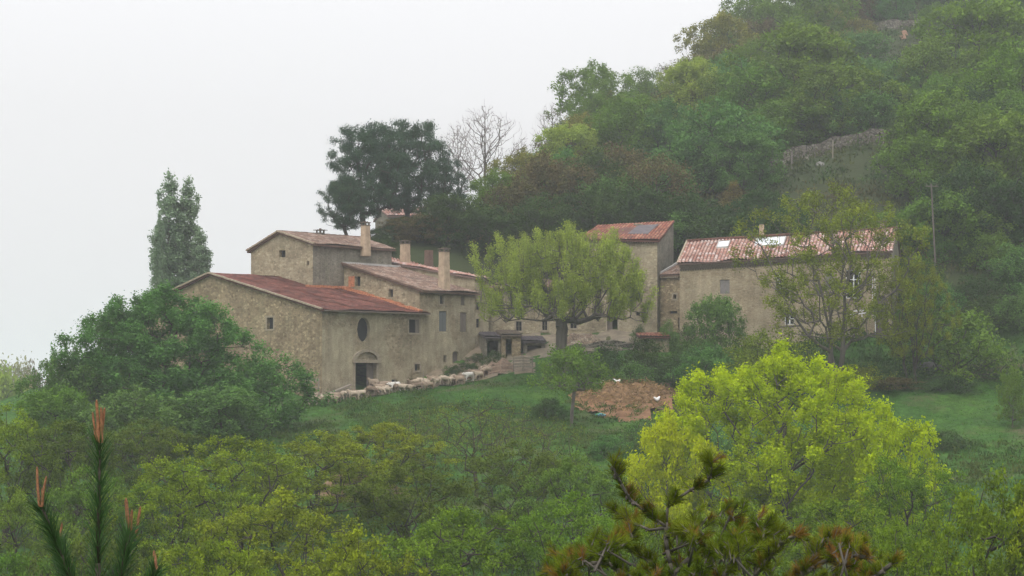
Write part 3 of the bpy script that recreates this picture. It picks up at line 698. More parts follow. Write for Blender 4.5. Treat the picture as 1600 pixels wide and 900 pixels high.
for x0, x1, f0, f1, nb_ in ((1115, 1132, .55, .82, 1), (1174, 1219, .50, .86, 4)):
    p = [on_roof(x0, f0), on_roof(x1, f0), on_roof(x1, f1), on_roof(x0, f1)]; mb = MB()
    for a, b in zip(p, p[1:] + p[:1]): mb.bar(a, b, .1, .2)
    for i in range(1, nb_): mb.bar(p[0].lerp(p[1], i / nb_), p[3].lerp(p[2], i / nb_), .06, .2)
    sk = mb.build('skylight', M['zinc'], RH)
    mk('pane', [x + Z3 * .06 for x in p], [(0, 1, 2, 3)], M['sky_glass'], sk)
chimney(RH, 1190, 351, 372, 212, 8, 'stub', M['stucco'], .1, label='narrow chimney beside the long skylight'); chimney(RH, 1380, 343, 359, 208, 9, 'table', M['stucco'], .1, label='short chimney at the right end of the ridge')
# balcony rail, curved white frame and white downpipe at the right end
def wR(px, py, o): s = s_at(AR, dR, px); p = AR + dR * s + nR * o; return v3(p, z_at(py, p.y))
mb = MB()
for a, b in (((1328, 487), (1366, 483)), ((1330, 491), (1366, 488))): mb.bar(wR(*a, .8), wR(*b, .8), .06, .09)
for x in (1330, 1348, 1366): mb.bar(wR(x, 484 + (1366 - x) * .1, .8), wR(x, 497, .8), .05); mb.bar(wR(x, 494, .8), wR(x, 494, -.05), .05)
mb.build('balcony_rail', M['white'], RH)
mb = MB(); arc = [(1342, 432), (1343, 426), (1350, 422), (1358, 421), (1363, 424), (1364, 432)]
for a, b in zip(arc, arc[1:]): mb.bar(wR(*a, .5), wR(*b, .5), .07)
for x in (1342, 1364): mb.bar(wR(x, 430, .5), wR(x, 485 if x > 1350 else 445, .5), .05)
for a in (arc[0], arc[-1]): mb.bar(wR(*a, .5), wR(*a, -.05), .05)
mb.build('canopy_frame', M['white'], RH)
mb = MB(); mb.tube(wR(1367, 424, .1), wR(1368, 522, .1), .04, .04, 6); mb.build('drainpipe', M['white'], RH)
# --- pine-side house on the hill
PH = P(607, 338, 262); pHe = P(704, 346, 264)
HH = root('hill_house', (PH.x, PH.y, 15), 'distant house with a greyish pink roof glimpsed beneath the big pine tree', 'house')
a6 = V2(PH.x, PH.y); d6 = (V2(pHe.x, pHe.y) - a6); L6 = d6.length; d6.normalize(); g6 = V2(-d6.y, d6.x)
wall(HH, a6, d6, 0, L6, [(0, PH.z), (L6, PH.z)], 12, (), M['stone_dark'])
wall(HH, a6 + g6 * 8, -g6, 0, 8, [(0, PH.z), (4, PH.z + 1.6), (8, PH.z)], 12, (), M['stone_dark'])
wall(HH, a6 + d6 * L6, g6, 0, 8, [(0, PH.z), (4, PH.z + 1.6), (8, PH.z)], 12, (), M['stone_dark'])
wall(HH, a6 + d6 * L6 + g6 * 8, -d6, 0, L6, [(0, PH.z), (L6, PH.z)], 12, (), M['stone_dark'])
rl, rr = v3(a6 + g6 * 4 - d6 * .2, z_at(328, 266)), v3(a6 + d6 * (L6 + .2) + g6 * 4, z_at(320, 267))
roof(HH, v3(a6 - g6 * .4 - d6 * .2, PH.z), v3(a6 + d6 * (L6 + .2) - g6 * .4, PH.z + .1), rr, rl, M['roof_pink'], .35, .07, .45, seed=71)
roof(HH, v3(a6 + d6 * (L6 + .2) + g6 * 8.4, PH.z), v3(a6 + g6 * 8.4 - d6 * .2, PH.z), rl, rr, M['roof_pink'], .35, .07, .45, seed=72)
# --- courtyard sheds between the houses
def lean_to(name, label, x0, x1, y_e, y_b, Y, depth, mat, rmat, openx=None, rise=.5):
    a = V2((x0 - 800) / F * Y, Y); b = V2((x1 - 800) / F * Y, Y + .3); d = (b - a).normalized(); L = (b - a).length; k = V2(-d.y, d.x)
    ze = z_at(y_e, Y); zb = z_at(y_b, Y) - 1.5; r = root(name, (a.x, a.y, zb + 1.4), label, 'shed')
    hs = []
    if openx: hs = [hole(a, d, openx[0], openx[1], openx[2], y_b + 8, 'open')]
    wall(r, a, d, 0, L, [(0, ze), (L, ze)], zb, hs, mat)
    wall(r, a + k * depth, -k, 0, depth, [(0, ze + rise), (depth, ze)], zb, (), mat); wall(r, b, k, 0, depth, [(0, ze), (depth, ze + rise)], zb, (), mat)
    wall(r, b + k * depth, -d, 0, L, [(0, ze + rise), (L, ze + rise)], zb, (), mat)
    roof(r, v3(a - k * .3 - d * .1, ze + .03), v3(b - k * .3 + d * .1, ze + .03), v3(b + k * depth + d * .1, ze + rise + .03), v3(a + k * depth - d * .1, ze + rise + .03), rmat, .3, .06, .4)
    return r
lean_to('lean_to_shed', 'dark lean-to shed with a low grey canopy against the end of the shuttered house', 758, 782, 527, 566, 208.6, 3.5, M['stone_dark'], M['slate'], (761, 779, 532))
lean_to('brown_shed', 'square brown stone shed with dark gaps, left of the plane tree trunk', 784, 814, 524, 563, 208.4, 3.4, M['stone'], M['under'], (790, 800, 530))
lean_to('low_store', 'low dark stone store beneath the small framed windows, right of the brown shed', 818, 852, 534, 560, 209.2, 2.4, M['stone_dark'], M['slate'], (824, 846, 540))
lean_to('tiled_hen_house', 'tiny shed with a crooked orange tiled roof among bushes below the wide farmhouse', 1000, 1046, 527, 548, 205.5, 2.2, M['stone_pale'], M['roof_or'], (1006, 1014, 530), .38)
# terrace retaining wall under the middle farmhouse
def ridge_wall(name, label, cat, pts_, hgt, thick, mat, seed=0, base=.5):
    """irregular dry-stone wall following the ground along world (x,y) points"""
    mb = MB(); rnd = random.Random(seed); tot = []
    for a, b in zip(pts_, pts_[1:]):
        L = math.dist(a, b); n = max(1, int(L / .6))
        tot += [(a[0] + (b[0] - a[0]) * i / n, a[1] + (b[1] - a[1]) * i / n) for i in range(n)]
    tot.append(pts_[-1]); h0 = H(*tot[0]); r = root(name, (tot[0][0], tot[0][1], h0), label, cat)
    ring = []
    for i, (x, y) in enumerate(tot):
        j = min(i, len(tot) - 2); d = Vector((tot[j + 1][0] - tot[j][0], tot[j + 1][1] - tot[j][1], 0)).normalized(); n = Vector((-d.y, d.x, 0)) * thick / 2
        z = H(x, y); t_ = hgt * (1 + .22 * mnoise.noise(Vector((i * .37, seed, 0)))) + rnd.uniform(-.1, .1)
        c = Vector((x, y, z)); ring.append([c - n * 1.15 - Z3 * base, c + n * 1.15 - Z3 * base, c + n + Z3 * t_, c - n + Z3 * (t_ + rnd.uniform(-.08, .08))])
    for R_ in ring: mb.v += [tuple(p) for p in R_]
    for i in range(len(ring) - 1):
        for k in range(4): a = i * 4 + k; b = i * 4 + (k + 1) % 4; mb.f.append((a, b, b + 4, a + 4))
    mb.f += [(0, 3, 2, 1), tuple(len(mb.v) - 4 + k for k in range(4))]
    mb.build('stonework', mat, r); return r
ridge_wall('retaining_wall', 'low grey retaining wall of loose stone right of the plane tree trunk', 'stone wall', [gpt(872, 208.5), gpt(940, 208.5), gpt(995, 208)], .45, .4, M['dry'], 3)
ridge_wall('terrace_wall', 'long mossy dry stone wall crossing the wooded hillside above the right farmhouse', 'stone wall', [gpt(1196, 257), gpt(1240, 256), gpt(1300, 254), gpt(1360, 252), gpt(1425, 250)], 1.7, .8, M['dry'], 5)
ridge_wall('crest_wall', 'sloping stone wall near the top of the hill above bare orange soil', 'stone wall', [gpt(1355, 356), gpt(1400, 354), gpt(1450, 352)], 1.3, .7, M['dry'], 6)
# ---------------------------------------------------------------- leaf and bark materials
M['lf_green'] = leafmat('fresh_green_leaves', (.135, .225, .022), (.10, .18, .022))
M['lf_teal'] = leafmat('blue_green_leaves', (.115, .225, .045), (.08, .17, .035))
M['lf_dark'] = leafmat('dark_green_leaves', (.055, .10, .02), (.042, .08, .018))
M['lf_olive'] = leafmat('olive_spring_leaves', (.21, .265, .006), (.145, .20, .008), var=.45)
M['lf_yel'] = leafmat('yellow_green_leaves', (.45, .53, .003), (.35, .44, .003), .45)
M['lf_lime'] = leafmat('pale_lime_leaves', (.31, .385, .055), (.24, .315, .05), .4)
M['lf_brown'] = leafmat('russet_budding_leaves', (.15, .115, .04), (.10, .10, .035), var=.45)
M['lf_yb'] = leafmat('yellowish_budding_leaves', (.24, .235, .04), (.17, .18, .035))
M['lf_small'] = leafmat('small_mustard_leaves', (.20, .235, .012), (.14, .18, .014), var=.5)
M['lf_pine'] = leafmat('pine_needles', (.045, .085, .052), (.065, .11, .052), .12, var=.4)
M['lf_poplar'] = leafmat('poplar_leaves', (.22, .30, .17), (.17, .25, .14))
M['lf_shade'] = leafmat('shaded_olive_leaves', (.11, .16, .012), (.07, .11, .011))  # darker copy of the olive leaves; shade on these oaks is in the colour
M['lf_orange'] = leafmat('ochre_leaves', (.22, .19, .04), (.17, .15, .04))
M['lf_bright'] = leafmat('vivid_green_leaves', (.15, .245, .008), (.10, .18, .009))
M['grass'] = leafmat('grass_blades', (.05, .14, .02), (.085, .155, .025), .3, scale=.12)
M['weedveg'] = leafmat('meadow_weeds', (.045, .10, .022), (.085, .115, .022), .2, var=.5, scale=.3)
M['hillveg'] = leafmat('hillside_scrub', (.09, .075, .03), (.045, .085, .022), .2, var=.5, scale=.12)
M['dryveg'] = leafmat('brown_and_green_scrub', (.085, .10, .02), (.045, .10, .014), .2, var=.5, scale=.16)

# ---------------------------------------------------------------- tree generator
def gen(seed, Ht=10, cb=.3, R=5, n=200, leaves=9000, ls=.34, sig=.45, prof='dome', shell=.45, jit=.12, tr=.22, up=.4, shoot=0., asp=.55,
        rmin=.018, bf=.35, lump=.22, zsq=.8, stems=1, crown_from=.35, bare_crown=False, flat=1., drop=0., lean=0., upl=.0, trunk_top=.55, kb=6, fork=None, step=.9, radial=.35, umax=1., whips=False):
    rg = np.random.default_rng(seed); rn = random.Random(seed)
    ph = rg.uniform(0, 6.28, 8)
    nodes = []; par = []; plen = []
    def addn(p, pr):
        nodes.append(np.array(p, float)); par.append(pr); plen.append(0 if pr < 0 else plen[pr] + np.linalg.norm(nodes[-1] - nodes[pr])); return len(nodes) - 1
    top = Ht * (cb + (1 - cb) * trunk_top)
    for s_ in range(stems):
        off = np.array([rn.uniform(-.1, .1), rn.uniform(-.1, .1), 0]) * R * (stems > 1)
        sp_ = np.array([rn.uniform(-1, 1), rn.uniform(-1, 1), 0]) * R * .3 * (stems > 1)
        i = addn(off + (0, 0, -.4), -1); m = 8; w = np.zeros(3)
        for k in range(1, m + 1):
            w = w + np.array([rn.gauss(0, 1), rn.gauss(0, 1), 0]) * jit * top / m
            i = addn(off + sp_ * (k / m) ** 1.3 + w + (lean * top * k / m, 0, top * k / m), i)
    P_ = []
    while len(P_) < n:
        u = rn.random() * umax; th = rn.uniform(0, 6.283)
        if prof == 'dome': r = math.sqrt(max(0, 1 - abs(2 * u - 1 + .15) ** 2.2)) if abs(2 * u - .85) < 1 else 0
        elif prof == 'poplar': r = min(1, .6 + u / .5) * (1 - u ** 5) ** .7 * .95
        elif prof == 'umbrella': r = (1 - u ** 3.6) ** .55
        elif prof == 'cone': r = (1 - u) ** .75
        elif prof == 'vase': r = .35 + .65 * math.sin(min(1, u * 1.15) * math.pi / 2) if u < .82 else math.sqrt(max(0, (1 - u) / .18))
        elif prof == 'bush': r = math.sqrt(max(0, 1 - u * u))
        lm = 1 + lump * (math.sin(3 * th + ph[0] + 4 * u) + .7 * math.sin(5 * th + ph[1] - 6 * u) + .5 * math.sin(2 * th + ph[2] + 9 * u)) / 1.4
        q_ = rn.random() ** shell
        if rn.random() > r + .12: continue
        z = Ht * (cb + (1 - cb) * u)
        if lump: z = min(z, Ht * (1 - .10 * (1 + math.sin(2 * th + ph[3]))))
        P_.append((R * r * lm * q_ * math.cos(th) + lean * z, R * r * lm * q_ * math.sin(th), z))
    P_ = np.array(P_); base = np.array([0, 0, Ht * cb * .8]); P_ = P_[np.argsort(np.linalg.norm(P_ - base, axis=1))]
    ntr = len(nodes); tips = []
    minz = Ht * cb * .55
    for p in P_:
        A_ = np.array(nodes); d = np.linalg.norm(A_ - p, axis=1)
        cost = d + bf * np.array(plen) + np.where(A_[:, 2] < minz, 50, 0) + np.where(A_[:, 2] > p[2] + .3, 1.5 * (A_[:, 2] - p[2]), 0)
        j = int(np.argmin(cost)); L = d[j]; k = max(1, int(L / step)); a = nodes[j].copy(); i = j
        perp = rg.normal(0, 1, 3) * jit * L * .8
        for s_ in range(1, k + 1):
            f = s_ / k; b = a + (p - a) * f + perp * math.sin(f * math.pi) + np.array([0, 0, -drop * L * math.sin(f * math.pi)])
            if s_ < k: b = b + rg.normal(0, 1, 3) * jit * .45
            i = addn(b, i)
        tips.append(i)
    N = len(nodes); NA = np.array(nodes); rad = np.zeros(N); child = np.zeros(N, int)
    acc = np.zeros(N)
    for i in range(N - 1, -1, -1):
        if acc[i] == 0: acc[i] = rmin ** 2.35
        rad[i] = acc[i] ** (1 / 2.35)
        if par[i] >= 0: acc[par[i]] += acc[i]; child[par[i]] += 1
    k_ = tr / max(rad[:stems * 9:9].max(), 1e-6)
    big = rad / max(rad.max(), 1e-6)
    rad = rad * (1 + (k_ - 1) * big ** .8)
    V, Fc, thin = [], [], []
    for i in range(N):
        j = par[i]
        if j < 0: continue
        a, b = NA[j], NA[i]; d = b - a; L = np.linalg.norm(d)
        if L < 1e-4: continue
        d = d / L; ref = np.array([0, 0, 1.]) if abs(d[2]) < .9 else np.array([1., 0, 0]); u = np.cross(d, ref); u /= np.linalg.norm(u); w = np.cross(d, u)
        r0 = min(rad[j], rad[i] * 1.5) if i >= ntr else rad[j]
        if i < ntr and par[j] < 0: r0 = rad[j] * 1.45
        k = kb if rad[i] > .05 else 4
        bs = len(V)
        e = d * r0 * .3
        for c_, r_ in ((a - e, r0), (b, rad[i])):
            for q_ in range(k):
                t_ = 2 * math.pi * q_ / k; V.append(c_ + (u * math.cos(t_) + w * math.sin(t_)) * r_)
        for q_ in range(k): Fc.append((bs + q_, bs + (q_ + 1) % k, bs + k + (q_ + 1) % k, bs + k + q_)); thin.append(rad[i])
    thin = np.array(thin); Fc = np.array(Fc); V = np.array(V)
    if whips:   # thin upright shoots
        wv, wf = [], []
        for i in tips:
            for _ in range(2):
                p0 = NA[i]; rdv = p0 * (1, 1, 0); rdv = rdv / max(np.linalg.norm(rdv), .5); dv = np.array([0, 0, 1.]) + rdv * radial + rg.normal(0, .16, 3); p1 = p0 + dv * shoot * rn.uniform(.6, 1.1); bs = len(wv)
                for pp, rr in ((p0, .018), (p1, .006)):
                    for t_ in (0, 2.09, 4.19): wv.append(pp + np.array([math.cos(t_), math.sin(t_), 0]) * rr)
                wf += [(bs + k, bs + (k + 1) % 3, bs + 3 + (k + 1) % 3, bs + 3 + k) for k in range(3)]
        Fc = np.concatenate([Fc, np.array(wf) + len(V)]); V = np.concatenate([V, np.array(wv)]); thin = np.concatenate([thin, np.full(len(wf), .02)])
    # leaves in clusters about the outer nodes
    hz = NA[:, 2] > Ht * cb * .9
    cand = [i for i in range(ntr, N) if child[i] == 0] + [i for i in range(ntr, N) if child[i] > 0 and rad[i] < rmin * 3 and rn.random() < crown_from and hz[i]]
    cand = np.array(cand)
    res = dict(V=V, F=Fc, H=Ht, R=R, thin=thin, bare=bare_crown, rcut=rmin * 2.2)
    if leaves:
        cl = rg.choice(cand, leaves, p=None)
        cv = rg.uniform(.25, .75, N)
        c = NA[cl] + rg.normal(0, 1, (leaves, 3)) * sig * np.array([1, 1, flat])
        if shoot:
            wl = (rg.uniform(0, shoot, leaves) * rg.uniform(.5, 1.2, N)[cl])[:, None]; rd = NA[cl] * (1, 1, 0); rd /= np.maximum(np.linalg.norm(rd, axis=1), .5)[:, None]; wd = np.array([0, 0, 1.]) + rd * radial + rg.normal(0, .16, (N, 3))[cl]; wd /= np.linalg.norm(wd, axis=1)[:, None]; c = c + wd * wl
        if upl: c[:, 2] += upl
        nr_ = rg.normal(0, 1, (leaves, 3)); nr_[:, 2] = np.abs(nr_[:, 2]) + up; nr_ /= np.linalg.norm(nr_, axis=1)[:, None]
        rr_ = rg.normal(0, 1, (leaves, 3))
        if shoot: rr_ = rr_ * .9 + wd
        v = rr_ - nr_ * (rr_ * nr_).sum(1)[:, None]; v /= np.linalg.norm(v, axis=1)[:, None]; u = np.cross(nr_, v)
        s_ = (rg.uniform(.6, 1.4, leaves) * ls / 2)[:, None]
        Q = np.stack([c - v * s_, c + u * s_ * asp + nr_ * s_ * .15, c + v * s_, c - u * s_ * asp + nr_ * s_ * .15], 1).reshape(-1, 3)
        res['LV'] = Q; res['LF'] = np.arange(leaves * 4).reshape(-1, 4); res['lv'] = np.clip(cv[cl] + rg.normal(0, .22, leaves), 0, 1)
    return res
PROTO = {}
def proto(key, **kw):
    g = gen(**kw); d = dict(H=g['H'], R=g['R'])
    if g['bare']:
        th = g['thin'] < g['rcut']
        d['trunk'] = mk('trunk', g['V'], g['F'][~th], M['bark_grey'], smooth=True); d['crown'] = mk('crown', g['V'], g['F'][th], M['bark_pale'])
    else:
        d['trunk'] = mk('trunk', g['V'], g['F'], M['bark'], smooth=True); d['crown'] = mk('crown', g['LV'], g['LF'], M['lf_green'], v=g['lv'])
    for o in (d['trunk'], d['crown']): COL.objects.unlink(o)
    PROTO[key] = d
def place(key, name, x, y, z, sx, sz, lf, bark, label, cat, group=None, rot=None, tilt=0):
    d = PROTO[key]
    r = root(name, (x, y, z), label, cat, group)
    r.scale = (sx, sx, sz); r.rotation_euler = (0, tilt, random.uniform(0, 6.28) if rot is None else rot)
    for part, mt in (('trunk', bark), ('crown', lf)):
        c = d[part].copy(); COL.objects.link(c); c.parent = r
        if mt:
            c.material_slots[0].link = 'OBJECT'; c.material_slots[0].material = M[mt]
    return r
def T(key, px, pyt, Y, rpx, lf, label, cat='tree', name=None, group=None, bark='bark', rot=None, sink=.15, base=None, tilt=0, auto=0, ymin=0):
    if auto:   # move along the slope until the crown has a natural height
        best = None
        for yy in np.arange(max(ymin, 214), Y + 12, 1.5):
            h_ = z_at(pyt, yy) - H((px - 800) / F * yy, yy); want = auto * 2 * rpx / F * yy
            e_ = abs(h_ - want)
            if best is None or e_ < best[0]: best = (e_, yy)
        Y = best[1]
    """tree with its top at pixel row pyt, standing on the ground at distance Y, crown radius rpx pixels"""
    x = (px - 800) / F * Y; zt = z_at(pyt, Y); zb = H(x, Y) - sink if base is None else z_at(base, Y); d = PROTO[key]
    h = zt - zb
    if h < .5: print('LOW', key, px, pyt, Y, round(h, 2)); h = .8
    sx = rpx / F * Y / d['R']; sz = h / d['H']
    if sz / sx > 2.2 or sz / sx < .4: print('RATIO', label, 'sx', round(sx, 2), 'sz', round(sz, 2), 'h', round(h, 1))
    return place(key, name or cat.replace(' ', '_'), x, Y, zb, sx, sz, M and lf, bark, label, cat, group, rot, tilt)
random.seed(7)
proto('broadA', seed=1, Ht=10, cb=.12, R=5, n=260, leaves=17000, ls=.31, sig=.33, prof='dome')
proto('broadB', seed=2, Ht=10, cb=.10, R=5, n=220, leaves=16000, ls=.31, sig=.37, prof='dome', lump=.34)
proto('broadC', seed=3, Ht=10, cb=.14, R=5, n=270, leaves=14000, ls=.30, sig=.3, prof='dome', lump=.3)
proto('airy', seed=4, Ht=10, cb=.22, R=4.5, n=240, leaves=5200, ls=.32, sig=.4, prof='dome', lump=.3, tr=.18)
proto('scrub', seed=5, Ht=6, cb=.05, R=4, n=220, leaves=5500, ls=.24, sig=.34, prof='bush', stems=3, tr=.08, trunk_top=.2)
proto('bushA', seed=6, Ht=4, cb=.02, R=3, n=150, leaves=6000, ls=.2, sig=.26, prof='bush', stems=3, tr=.07, trunk_top=.2)
proto('bushB', seed=7, Ht=4, cb=.02, R=3, n=120, leaves=5500, ls=.21, sig=.3, prof='bush', stems=3, tr=.07, trunk_top=.2, lump=.32)
proto('bigleft', seed=8, Ht=15, cb=.06, R=8, n=520, leaves=85000, ls=.27, sig=.36, up=.5, bf=.3, prof='dome', tr=.4, lump=.26)
proto('oakA', seed=11, Ht=9, cb=.22, R=5.5, n=330, leaves=27000, ls=.175, sig=.27, prof='dome', jit=.26, tr=.28, bf=.2, lump=.28, flat=.55, up=.9, shell=.42, asp=.6)
proto('oakB', seed=12, Ht=9, cb=.2, R=5.5, n=300, leaves=25000, ls=.18, sig=.27, prof='dome', jit=.3, tr=.25, bf=.16, lump=.32, flat=.55, up=.9, asp=.6, stems=2)
proto('oakC', seed=13, Ht=8.5, cb=.2, R=5, n=280, leaves=20000, ls=.175, sig=.28, prof='vase', jit=.28, tr=.22, bf=.2, lump=.3, flat=.55, up=.9, asp=.6)
proto('thinoak', seed=14, Ht=9, cb=.25, R=5, n=240, leaves=3500, ls=.13, sig=.3, prof='vase', jit=.3, tr=.2, bf=.16, lump=.3, rmin=.022)
proto('nearoak', seed=15, Ht=10, cb=.15, R=6, n=520, leaves=42000, ls=.15, sig=.24, prof='dome', jit=.22, tr=.26, bf=.2, lump=.28, flat=.6, up=.9, asp=.65)
proto('maple', seed=16, Ht=13, cb=.05, R=7.5, n=700, leaves=105000, ls=.185, sig=.22, prof='dome', jit=.09, tr=.3, bf=.42, lump=.2, shoot=.85, up=.3, asp=.6, shell=.6, stems=3, trunk_top=.35, radial=.45, whips=True)
proto('plane', seed=17, Ht=8.6, cb=.27, R=6.9, n=620, leaves=120000, ls=.13, sig=.19, prof='umbrella', jit=.10, tr=.5, bf=.06, lump=.1, shoot=1.5, up=.3, asp=.6, shell=.75, trunk_top=.02, rmin=.02, radial=.22, umax=.8, whips=True, flat=.45)
proto('poplar', seed=18, Ht=18, cb=.03, R=1.9, n=360, leaves=19000, ls=.30, sig=.26, prof='poplar', jit=.05, tr=.25, bf=.05, lump=.22, trunk_top=.9, shell=.6)
proto('bigpine', seed=19, Ht=14, cb=.2, R=6.5, n=340, leaves=54000, ls=.30, sig=.42, prof='dome', jit=.22, tr=.42, bf=.14, lump=.1, flat=.6, up=.3, asp=.3, shell=.55, crown_from=.7, rmin=.04, trunk_top=.75)
proto('bigpineB', seed=20, Ht=14, cb=.24, R=6, n=260, leaves=40000, ls=.30, sig=.42, prof='dome', jit=.22, tr=.40, bf=.14, lump=.1, flat=.6, up=.3, asp=.3, shell=.55, crown_from=.7, rmin=.04, trunk_top=.75)
proto('bare', seed=21, Ht=11, cb=.2, R=4.2, n=1000, leaves=0, prof='dome', jit=.05, tr=.16, bf=.5, bare_crown=True, rmin=.013, trunk_top=.9, drop=-.12, lump=.25, step=.7)
proto('slender', seed=22, Ht=15, cb=.22, R=6.4, n=520, leaves=30000, ls=.18, sig=.24, prof='dome', jit=.14, tr=.2, bf=.35, lump=.3, stems=3, rmin=.02, drop=-.06, trunk_top=.6, crown_from=.15)
proto('fruit', seed=23, Ht=7, cb=.54, R=3.4, n=150, leaves=8500, ls=.19, sig=.24, prof='bush', jit=.16, tr=.17, bf=.02, lump=.3, trunk_top=-.5)
proto('cone', seed=24, Ht=7, cb=.08, R=2, n=150, leaves=3500, ls=.24, sig=.24, prof='cone', tr=.1, trunk_top=.9, jit=.05)
for k, sd in (('fillA', 31), ('fillB', 32), ('fillC', 33)):
    proto(k, seed=sd, Ht=8, cb=.1, R=4.2, n=150, leaves=8500, ls=.32, sig=.38, prof='dome', lump=.32, tr=.16)
# ---------------------------------------------------------------- named trees
# left of the barn
T('broadA', 175, 478, 181, 62, 'lf_teal', 'green shoulder tree at the upper left of the largest dark green tree')
T('bigleft', 258, 446, 178, 138, 'lf_teal', 'largest dark green tree in front of the barn gable, its rounded top against the sky', rot=.4)
T('broadB', 420, 545, 176, 74, 'lf_teal', 'dark green tree nearest the barn corner, lower shoulder of the big left clump', rot=1)
T('broadA', 345, 600, 168, 75, 'lf_teal', 'rounded green tree below the big tree beside the barn gable')
T('broadC', 120, 545, 175, 72, 'lf_teal', 'green tree with pointed upper shoots at the left shoulder of the big clump')
T('broadA', 90, 600, 168, 66, 'lf_green', 'mid green tree under the pointed left tree, near the left edge')
T('cone', 84, 542, 179, 20, 'lf_teal', 'narrow spiry green treetop against the sky left of the big tree')
T('broadB', 215, 600, 166, 85, 'lf_teal', 'broad low green tree right behind the tall pine candle')
# poplars
T('poplar', 266, 268, 250, 27, 'lf_poplar', 'tallest left hand column of the grey green poplars behind the barn', 'poplar', bark='bark_grey')
T('poplar', 294, 277, 251, 25, 'lf_poplar', 'middle poplar column, slightly shorter than the tallest one', 'poplar', bark='bark_grey')
T('poplar', 313, 360, 249, 20, 'lf_poplar', 'short poplar leaning out at the right foot of the poplar clump', 'poplar', bark='bark_grey')
T('poplar', 250, 330, 248, 13, 'lf_poplar', 'thin poplar shoot at the left side of the poplar clump', 'poplar', bark='bark_grey')
# far hazy trees at the left edge
for i, (px, py, Y, r, lf, lb) in enumerate([(12, 548, 620, 50, 'lf_yb', 'faint hazy treetop at the very left edge of the view'), (50, 568, 560, 36, 'lf_brown', 'faint greyish distant tree just right of the left edge'),
        (-30, 570, 600, 40, 'lf_yb', 'hazy distant tree cut by the left edge'), (28, 575, 470, 46, 'lf_yb', 'pale yellowish hazy tree behind the left clump'), (95, 575, 500, 40, 'lf_brown', 'grey hazy tree half hidden by the left clump'), (5, 578, 330, 60, 'lf_lime', 'blurred yellow green tree at the left edge above the pine shoot'), (60, 606, 300, 50, 'lf_green', 'hazy green tree low at the left, between the left edge and the big clump')]):
    T(('fillA', 'fillB', 'fillC')[i % 3], px, py, Y, r, lf, lb)
# pine group and bare tree
T('bigpine', 578, 180, 232, 66, 'lf_pine', 'big dark umbrella pine with layered boughs rising above the tower house', 'pine tree', rot=.6, base=372)
T('bigpineB', 640, 173, 236, 64, 'lf_pine', 'second dark pine right of the first, with the highest topmost tuft of the group', 'pine tree', rot=2.2, base=376)
T('bigpineB', 690, 236, 240, 38, 'lf_pine', 'lower dark pine at the right end of the pine group beside the bare tree', 'pine tree', rot=5.2, base=380)
T('bigpineB', 541, 266, 229, 42, 'lf_pine', 'smaller dark pine filling the lower left of the pine group above the tower roof', 'pine tree', rot=4.0, base=385)
T('bare', 757, 153, 258, 66, None, 'leafless tree with fine grey twigs against the sky right of the pines', 'bare tree', bark=None, base=330)
T('bare', 716, 185, 262, 42, None, 'smaller leafless tree between the pine and the tall bare tree', 'bare tree', bark=None, base=330)
T('bare', 863, 150, 318, 34, None, 'leafless twiggy treetop on the skyline left of the pale green hill tree', 'bare tree', bark=None)
T('bare', 815, 208, 300, 34, None, 'low bare twiggy tree on the skyline above the yellowish slope', 'bare tree', bark=None)
T('bare', 1340, -60, 392, 80, None, 'bare spreading tree on the hill crest by the sloping wall', 'bare tree', bark=None)
